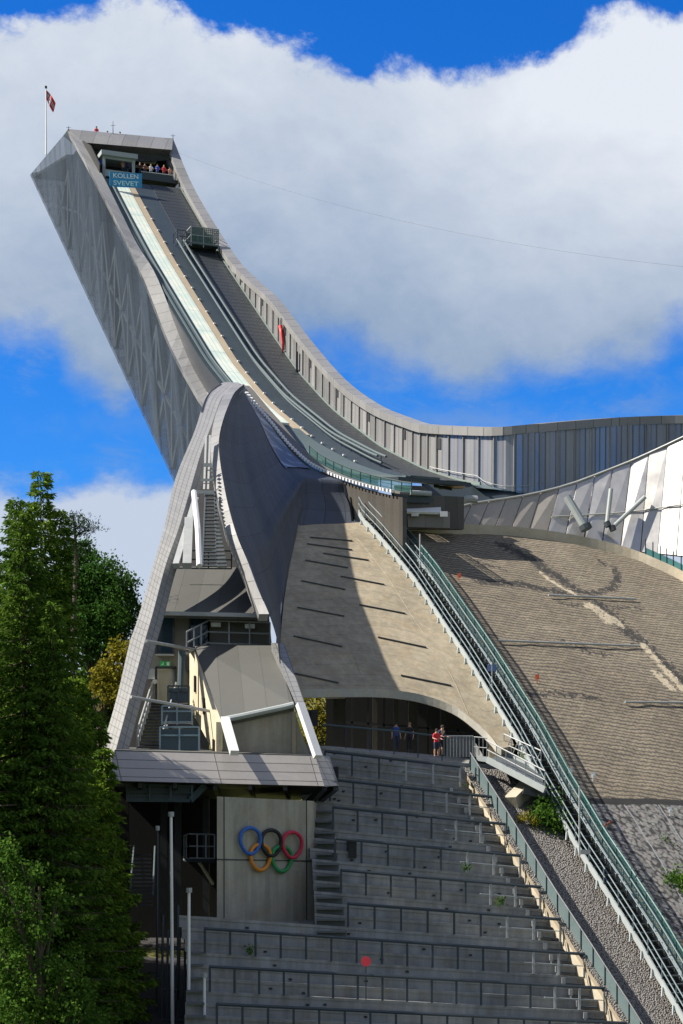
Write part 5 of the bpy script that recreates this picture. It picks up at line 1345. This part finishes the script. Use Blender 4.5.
for x, dx, j, lb in ((472, 8, 0, 'tuft of weeds at the right end of the top terrace row'), (466, 5, 3, 'small weeds growing on the fourth terrace near its lit posts'), (500, 6, 4, 'small weeds growing on the fifth terrace at its right end'), (250, 5, 6, 'dry weed clump on the seventh terrace below the ringed block')):
    c = ROWS[j](x); r = root('weed', c, lb, 'weed', 'weeds on the terraces')
    n_ = 60; u = rng.normal(size=(n_, 3))*np.array([dx/36, .15, .12])+np.array([0, -.15, .22]); quads('foliage', np.array(c)+u, rng.normal(size=(n_, 3))+np.array([0, 0, .8]), .18, .08, L_ASH, r)

# ================================================================= PEOPLE
SKN = SKINM
def cloth(name, c): return bpy.data.materials.get(name) or plain(name, c, .85, 0, .12)
def person(loc, h, shirt, legs, hair, label, rot=0, lean=0.0, arm='down', fingers=False, shorts=True, group=None):
    s = h/1.72; r = root('person', loc, label, 'person', group)
    def J(x, y, z): 
        y2 = y-lean*max(0, z-.95)
        cr_, sr_ = math.cos(rot), math.sin(rot); return V(((x*cr_-y2*sr_)*s, (x*sr_+y2*cr_)*s, z*s))
    pts = {}; names = []
    def A(n_, x, y, z, rad): pts[n_] = len(names); names.append((J(x, y, z), rad*s))
    A('pel', 0, 0, .93, .135); A('wai', 0, .01, 1.08, .125); A('che', 0, 0, 1.28, .15); A('nek', 0, .0, 1.46, .058); A('hea', 0, -.015, 1.58, .092); A('crn', 0, -.005, 1.665, .078); A('nos', 0, -.085, 1.575, .018)
    E_ = [('pel', 'wai'), ('wai', 'che'), ('che', 'nek'), ('nek', 'hea'), ('hea', 'crn'), ('hea', 'nos')]
    hands = []
    for sd in (-1, 1):
        t_ = str(sd)
        A('hip'+t_, .095*sd, 0, .88, .095); A('kne'+t_, .11*sd, -.02, .48, .06); A('cal'+t_, .112*sd, .015, .33, .055); A('ank'+t_, .115*sd, .01, .09, .04); A('toe'+t_, .125*sd, -.15, .04, .035)
        E_ += [('pel', 'hip'+t_), ('hip'+t_, 'kne'+t_), ('kne'+t_, 'cal'+t_), ('cal'+t_, 'ank'+t_), ('ank'+t_, 'toe'+t_)]
        if arm == 'down': el, ha = (.235, .02, 1.12), (.25, -.06, .88)
        elif arm == 'rail': el, ha = (.24, -.02, 1.14), (.2, -.3, 1.08)
        elif arm == 'phone': el, ha = (.22, -.1, 1.14), (.06, -.28, 1.36)
        else: el, ha = (.24, .02, 1.12), (.25, -.08, .88)
        A('sho'+t_, .18*sd, 0, 1.39, .062); A('elb'+t_, el[0]*sd, el[1], el[2], .042); A('wri'+t_, ha[0]*sd, ha[1], ha[2], .028)
        eh = V((ha[0]*sd-el[0]*sd, ha[1]-el[1], ha[2]-el[2])).normalized()
        A('pal'+t_, ha[0]*sd+eh.x*.075, ha[1]+eh.y*.075, ha[2]+eh.z*.075, .034)
        E_ += [('che', 'sho'+t_), ('sho'+t_, 'elb'+t_), ('elb'+t_, 'wri'+t_), ('wri'+t_, 'pal'+t_)]
        if fingers: hands.append((V((ha[0]*sd, ha[1], ha[2]))+eh*.075, eh, sd))
    me = bpy.data.meshes.new('skeleton'); me.from_pydata([n_[0] for n_ in names], [(pts[a], pts[b_]) for a, b_ in E_], [])
    ob = bpy.data.objects.new('skeleton', me); COL.objects.link(ob)
    md = ob.modifiers.new('Skin', 'SKIN'); sv = me.skin_vertices[0].data
    for i, n_ in enumerate(names): sv[i].radius = (n_[1], n_[1]); sv[i].use_root = (i == 0)
    ob.modifiers.new('Sub', 'SUBSURF').levels = 2 if fingers else 1
    bpy.context.view_layer.update()
    bm2 = bpy.data.meshes.new_from_object(ob.evaluated_get(bpy.context.evaluated_depsgraph_get()))
    bpy.data.objects.remove(ob)
    b = MB()
    vsn = [tuple(v.co) for v in bm2.vertices]
    def zone(c):
        z = c.z/s; ca, sa = math.cos(-rot), math.sin(-rot); x = (c.x*ca-c.y*sa)/s
        if z > 1.44: return 0
        if abs(x) > .2 and z < 1.2: return 0
        if arm in ('rail', 'phone') and (c.x*sa+c.y*ca)/s < -.16 and z > .9: return 0
        if z > .93: return 1
        if z > (.5 if shorts else .1): return 2
        return 3 if z < .1 else 0
    b.add([V(loc)+V(v) for v in vsn], [], None)
    for p in bm2.polygons: b.f.append(list(p.vertices)); b.m.append(zone(p.center))
    for hp, eh, sd in hands:
        sdv = eh.cross(V((0, 0, 1)) if abs(eh.z) < .8 else V((0, 1, 0))).normalized()
        for k in range(5):
            ln_ = (.07, .08, .075, .06)[k] if k < 4 else .05
            bs = hp+eh*.02+sdv*(.024*(k-1.5)) if k < 4 else hp-eh*.02+sdv*.035*sd
            d2 = eh if k < 4 else (eh*.5+sdv*sd*.8).normalized()
            mid = bs+d2*ln_*.55; tip = mid+(d2-V((0, 0, .5))*.6).normalized()*ln_*.5
            b.tube([V(loc)+J(*q_) for q_ in (bs, mid, tip)], .009*s, 5, .007*s, mi=0)
    b.build('body', [SKN, cloth(*shirt), cloth(*legs), BLACK], r, smooth=True)
    hm = MB(); hc = V(loc)+J(0, .012, 1.625); rows = []
    for j in range(7):
        th = math.pi*.62*j/6; rows.append([hc+V((.1*s*math.sin(th)*math.cos(f_), .108*s*math.sin(th)*math.sin(f_), .112*s*math.cos(th)-.01)) for f_ in [2*math.pi*i/12 for i in range(13)]])
    hm.loft(rows); hm.build('hair', cloth(*hair), r, smooth=True)
    bpy.data.meshes.remove(bm2); bpy.data.meshes.remove(me); return r
DKH, LTH = ('hair_dark', (.03, .022, .016)), ('hair_fair', (.28, .19, .09))
RS, NV, DK, WT = ('shirt_red', (.62, .03, .05)), ('shirt_navy', (.02, .035, .10)), ('shirt_dark', (.025, .025, .03)), ('shirt_white', (.7, .7, .7))
fzp = lambda x, y, d: P(x, y, d)
person(fzp(436.5, 757.5, 112.3), 1.62, RS, ('shorts_navy', (.02, .03, .07)), DKH, 'person in a bright red shirt and dark shorts standing at the passage railing', .35, .05, 'rail', True)
person(fzp(440.5, 756.5, 114.6), 1.8, NV, DK, DKH, 'person in a dark shirt leaning forward behind the one in red', .7, .25, 'rail', True)
person(fzp(396, 751.5, 117), 1.72, ('shirt_blue', (.03, .07, .25)), NV, DKH, 'person in dark blue clothes standing left in the shady passage', .2, 0, 'down', True, False)
person(fzp(409.5, 752.5, 117.6), 1.78, DK, DK, LTH, 'fair haired person in black standing in the middle of the shady passage', -.4, 0, 'down', True, False)
def topp(x, yhead, L0, h, sh, lg, hr, lb, arm='rail'):
    p = solL(x, yhead, L0); return person(p-Z*h, h, sh, lg, hr, lb, .35, 0, arm, False, False)
gal = [(140, 162.5, DK, 'dark dressed visitor beside the starting booth at the top of the tower'), (145, 163, ('shirt_brown', (.2, .07, .05)), 'visitor in a brown red top second from the booth at the gallery rail'), (151, 164, WT, 'visitor in a white top at the gallery rail'), (157.5, 164, ('shirt_bright_blue', (.05, .12, .55)), 'visitor in a bright blue jacket at the gallery rail'), (164, 165, RS, 'visitor in a red jacket at the gallery rail near the right wall'), (170, 167, ('shirt_salmon', (.6, .3, .22)), 'visitor in a salmon top closest to the right wall at the gallery')]
for i, (x, yh_, sh_, lb) in enumerate(gal): topp(x, yh_, 81.3, 1.72, sh_, NV, DKH if i % 2 else LTH, lb)
topp(101.5, 157, 80.9, 1.75, ('shirt_bright_blue', (.05, .12, .55)), NV, DKH, 'staff member in blue at the left wall beside the starting booth', 'down')
topp(123, 160, 81.0, 1.7, ('shirt_pink', (.6, .35, .33)), NV, DKH, 'visitor in pale pink inside the starting booth', 'rail')
topp(127.5, 158.5, 81.4, 1.78, ('shirt_bright_blue', (.05, .12, .55)), NV, DKH, 'visitor in blue standing inside the starting booth', 'rail')
topp(96.5, 126.2, 90.5, 1.72, RS, NV, DKH, 'visitor in red looking over the left part of the tower roof edge', 'down')
topp(107.5, 130.8, 91, 1.7, DK, NV, DKH, 'head of a dark dressed visitor above the middle of the roof edge', 'down')
topp(120, 131.6, 91.2, 1.72, DK, NV, DKH, 'head of a dark dressed visitor further right above the roof edge', 'down')

# ================================================================= LIGHT, SKY, CAMERA
SUN_AZ = R(-93); SUN_EL = R(45)                # azimuth measured from +Y towards +X
sl = bpy.data.lights.new('sun', 'SUN'); sl.energy = 5.0; sl.angle = R(.53); sl.color = (1, .92, .79)
so = bpy.data.objects.new('sun', sl); COL.objects.link(so)
sdir = V((math.sin(SUN_AZ)*math.cos(SUN_EL), math.cos(SUN_AZ)*math.cos(SUN_EL), math.sin(SUN_EL)))
so.rotation_euler = sdir.to_track_quat('Z', 'Y').to_euler(); so.location = (0, 0, 200)
w = bpy.data.worlds.new('World'); SC.world = w; w.use_nodes = True
class WB_(NB):
    def __init__(s, nt): s.nt = nt; nt.nodes.clear()
b = WB_(w.node_tree)
sky = b.n('ShaderNodeTexSky'); sky.sky_type = 'NISHITA'; sky.sun_disc = False; sky.sun_elevation = SUN_EL; sky.sun_rotation = SUN_AZ; sky.altitude = 400; sky.air_density = 1.0; sky.dust_density = .4; sky.ozone_density = 2.0
dirv = b.n('ShaderNodeTexCoord').outputs['Generated']
sp_ = b.n('ShaderNodeSeparateXYZ', Vector=dirv)
yy = b.math('MAXIMUM', sp_.outputs[1], .04)
az = b.math('DIVIDE', sp_.outputs[0], yy); el = b.math('DIVIDE', sp_.outputs[2], yy)   # bearing and height tangents
def U(x): return (x-CX)/F
def E(y): return (YH-y)/F
def curve(pts):                                # cloud edge height as a function of bearing
    rp = b.n('ShaderNodeValToRGB'); er = rp.color_ramp; er.interpolation = 'EASE'
    b.set(rp.inputs[0], b.math('ADD', b.math('MULTIPLY', az, 2.0), .5))
    while len(er.elements) > 1: er.elements.remove(er.elements[-1])
    for i, (x, y) in enumerate(pts):
        e = er.elements[0] if i == 0 else er.elements.new(U(x)*2+.5)
        e.position = U(x)*2+.5; v = E(y); e.color = (v, v, v, 1)
    return rp.outputs[0]
nv = b.scale(dirv, 1, 1, 1.5)
nA = b.noise(nv, 9, 8, .62, .3); nB = b.noise(nv, 24, 7, .62, .2); nC = b.noise(nv, 5, 6, .6, .5)
nz = b.math('ADD', b.math('MULTIPLY', b.math('SUBTRACT', nA, .5), .085), b.math('MULTIPLY', b.math('SUBTRACT', nB, .5), .04))
topc = curve([(-60, 25), (0, 22), (80, 12), (150, 6), (200, 22), (320, 26), (375, 46), (440, 58), (490, 48), (530, 52), (580, 34), (683, 24), (760, 30)])
botc = curve([(-60, 330), (0, 345), (50, 350), (85, 395), (115, 420), (150, 400), (250, 380), (345, 372), (400, 382), (480, 415), (530, 395), (575, 378), (640, 378), (683, 335), (760, 320)])
wis = b.math('MULTIPLY', b.smooth(b.noise(b.scale(dirv, 1, 1, 2.6), 16, 7, .66, .6), .48, .78), b.smooth(b.math('SUBTRACT', el, botc), -.05, .0))
c1 = b.math('MULTIPLY', b.smooth(b.math('SUBTRACT', b.math('ADD', topc, nz), el), -.002, .010), b.smooth(b.math('SUBTRACT', b.math('ADD', el, nz), botc), -.012, .028))
low_ = curve([(-60, 470), (0, 466), (60, 458), (110, 450), (170, 452), (260, 480), (760, 490)])
c2 = b.math('MULTIPLY', b.smooth(b.math('SUBTRACT', b.math('ADD', low_, nz), el), -.006, .02), .93)
streak = b.math('MULTIPLY', b.smooth(b.math('ABSOLUTE', b.math('SUBTRACT', b.math('ADD', el, b.math('MULTIPLY', nz, .5)), E(428))), .012, .0), b.smooth(nC, .42, .62))
c1 = b.math('MAXIMUM', c1, b.math('MULTIPLY', b.math('MULTIPLY', wis, .6), b.math('LESS_THAN', el, E(120))))
cl = b.math('MAXIMUM', b.math('MAXIMUM', c1, c2), b.math('MULTIPLY', streak, .35))
# clouds out of view, added and greyed to weaken the sky fill
oth = b.math('MULTIPLY', b.smooth(b.noise(b.scale(dirv, 1, 1, 2), 2.6, 7, .6), .36, .52), b.math('MAXIMUM', b.math('GREATER_THAN', b.math('ABSOLUTE', az), .30), b.math('LESS_THAN', sp_.outputs[1], .04)))
cl = b.math('MAXIMUM', b.math('MULTIPLY', cl, b.math('GREATER_THAN', sp_.outputs[1], .04)), oth, clamp=True)
body = None
hz = b.smooth(el, E(395), E(60))
body = b.math('ADD', b.math('MULTIPLY', b.math('SUBTRACT', nC, .5), 1.5), b.math('MULTIPLY', b.math('ADD', b.math('SUBTRACT', nA, .5), b.math('MULTIPLY', b.math('SUBTRACT', nB, .5), .45)), 1.2))
rightb = b.smooth(az, U(330), U(640)); leftb = b.smooth(az, U(170), U(-20))
lit = b.math('ADD', b.math('ADD', b.math('ADD', b.math('MULTIPLY', hz, .66), b.math('MULTIPLY', b.math('MULTIPLY', rightb, hz), .4)), b.math('MULTIPLY', leftb, .08)), b.math('MULTIPLY', body, .6), clamp=True)
lit = b.math('MAXIMUM', lit, b.math('MULTIPLY', c2, .66))
ccol = b.mix(lit, (.27, .38, .56, 1), (.82, .865, .94, 1))
ccol = b.mix(b.math('MULTIPLY', oth, .62), ccol, (.12, .13, .145, 1))
STR = .055
sk = b.n('ShaderNodeHueSaturation', Saturation=1.42, Value=1.0, Hue=.503, Color=sky.outputs[0]).outputs[0]
sk = b.mix(1, sk, (.50, 1.16, 1.78, 1), 'MULTIPLY')
cc_ = b.n('ShaderNodeVectorMath', {'operation': 'SCALE'}, Vector=ccol); cc_.inputs['Scale'].default_value = .54/STR
fin = b.mix(cl, sk, cc_.outputs[0])
bg = b.n('ShaderNodeBackground', Color=fin); bg.inputs['Strength'].default_value = STR
ou = b.n('ShaderNodeOutputWorld'); b.nt.links.new(bg.outputs[0], ou.inputs[0])
cam = bpy.data.cameras.new('camera'); co = bpy.data.objects.new('camera', cam); COL.objects.link(co)
co.location = (0, 0, CZ); co.rotation_euler = (R(90), 0, 0)
cam.sensor_fit = 'VERTICAL'; cam.sensor_height = 24; cam.sensor_width = 24; cam.lens = 24*F/1024
cam.shift_y = (YH-512)/1024; cam.clip_end = 9000; cam.clip_start = .5
SC.camera = co
SC.view_settings.view_transform = 'Standard'; SC.view_settings.look = 'None'; SC.view_settings.exposure = 0.85; SC.view_settings.gamma = 1
SC.cycles.max_bounces = 6; SC.cycles.transparent_max_bounces = 12
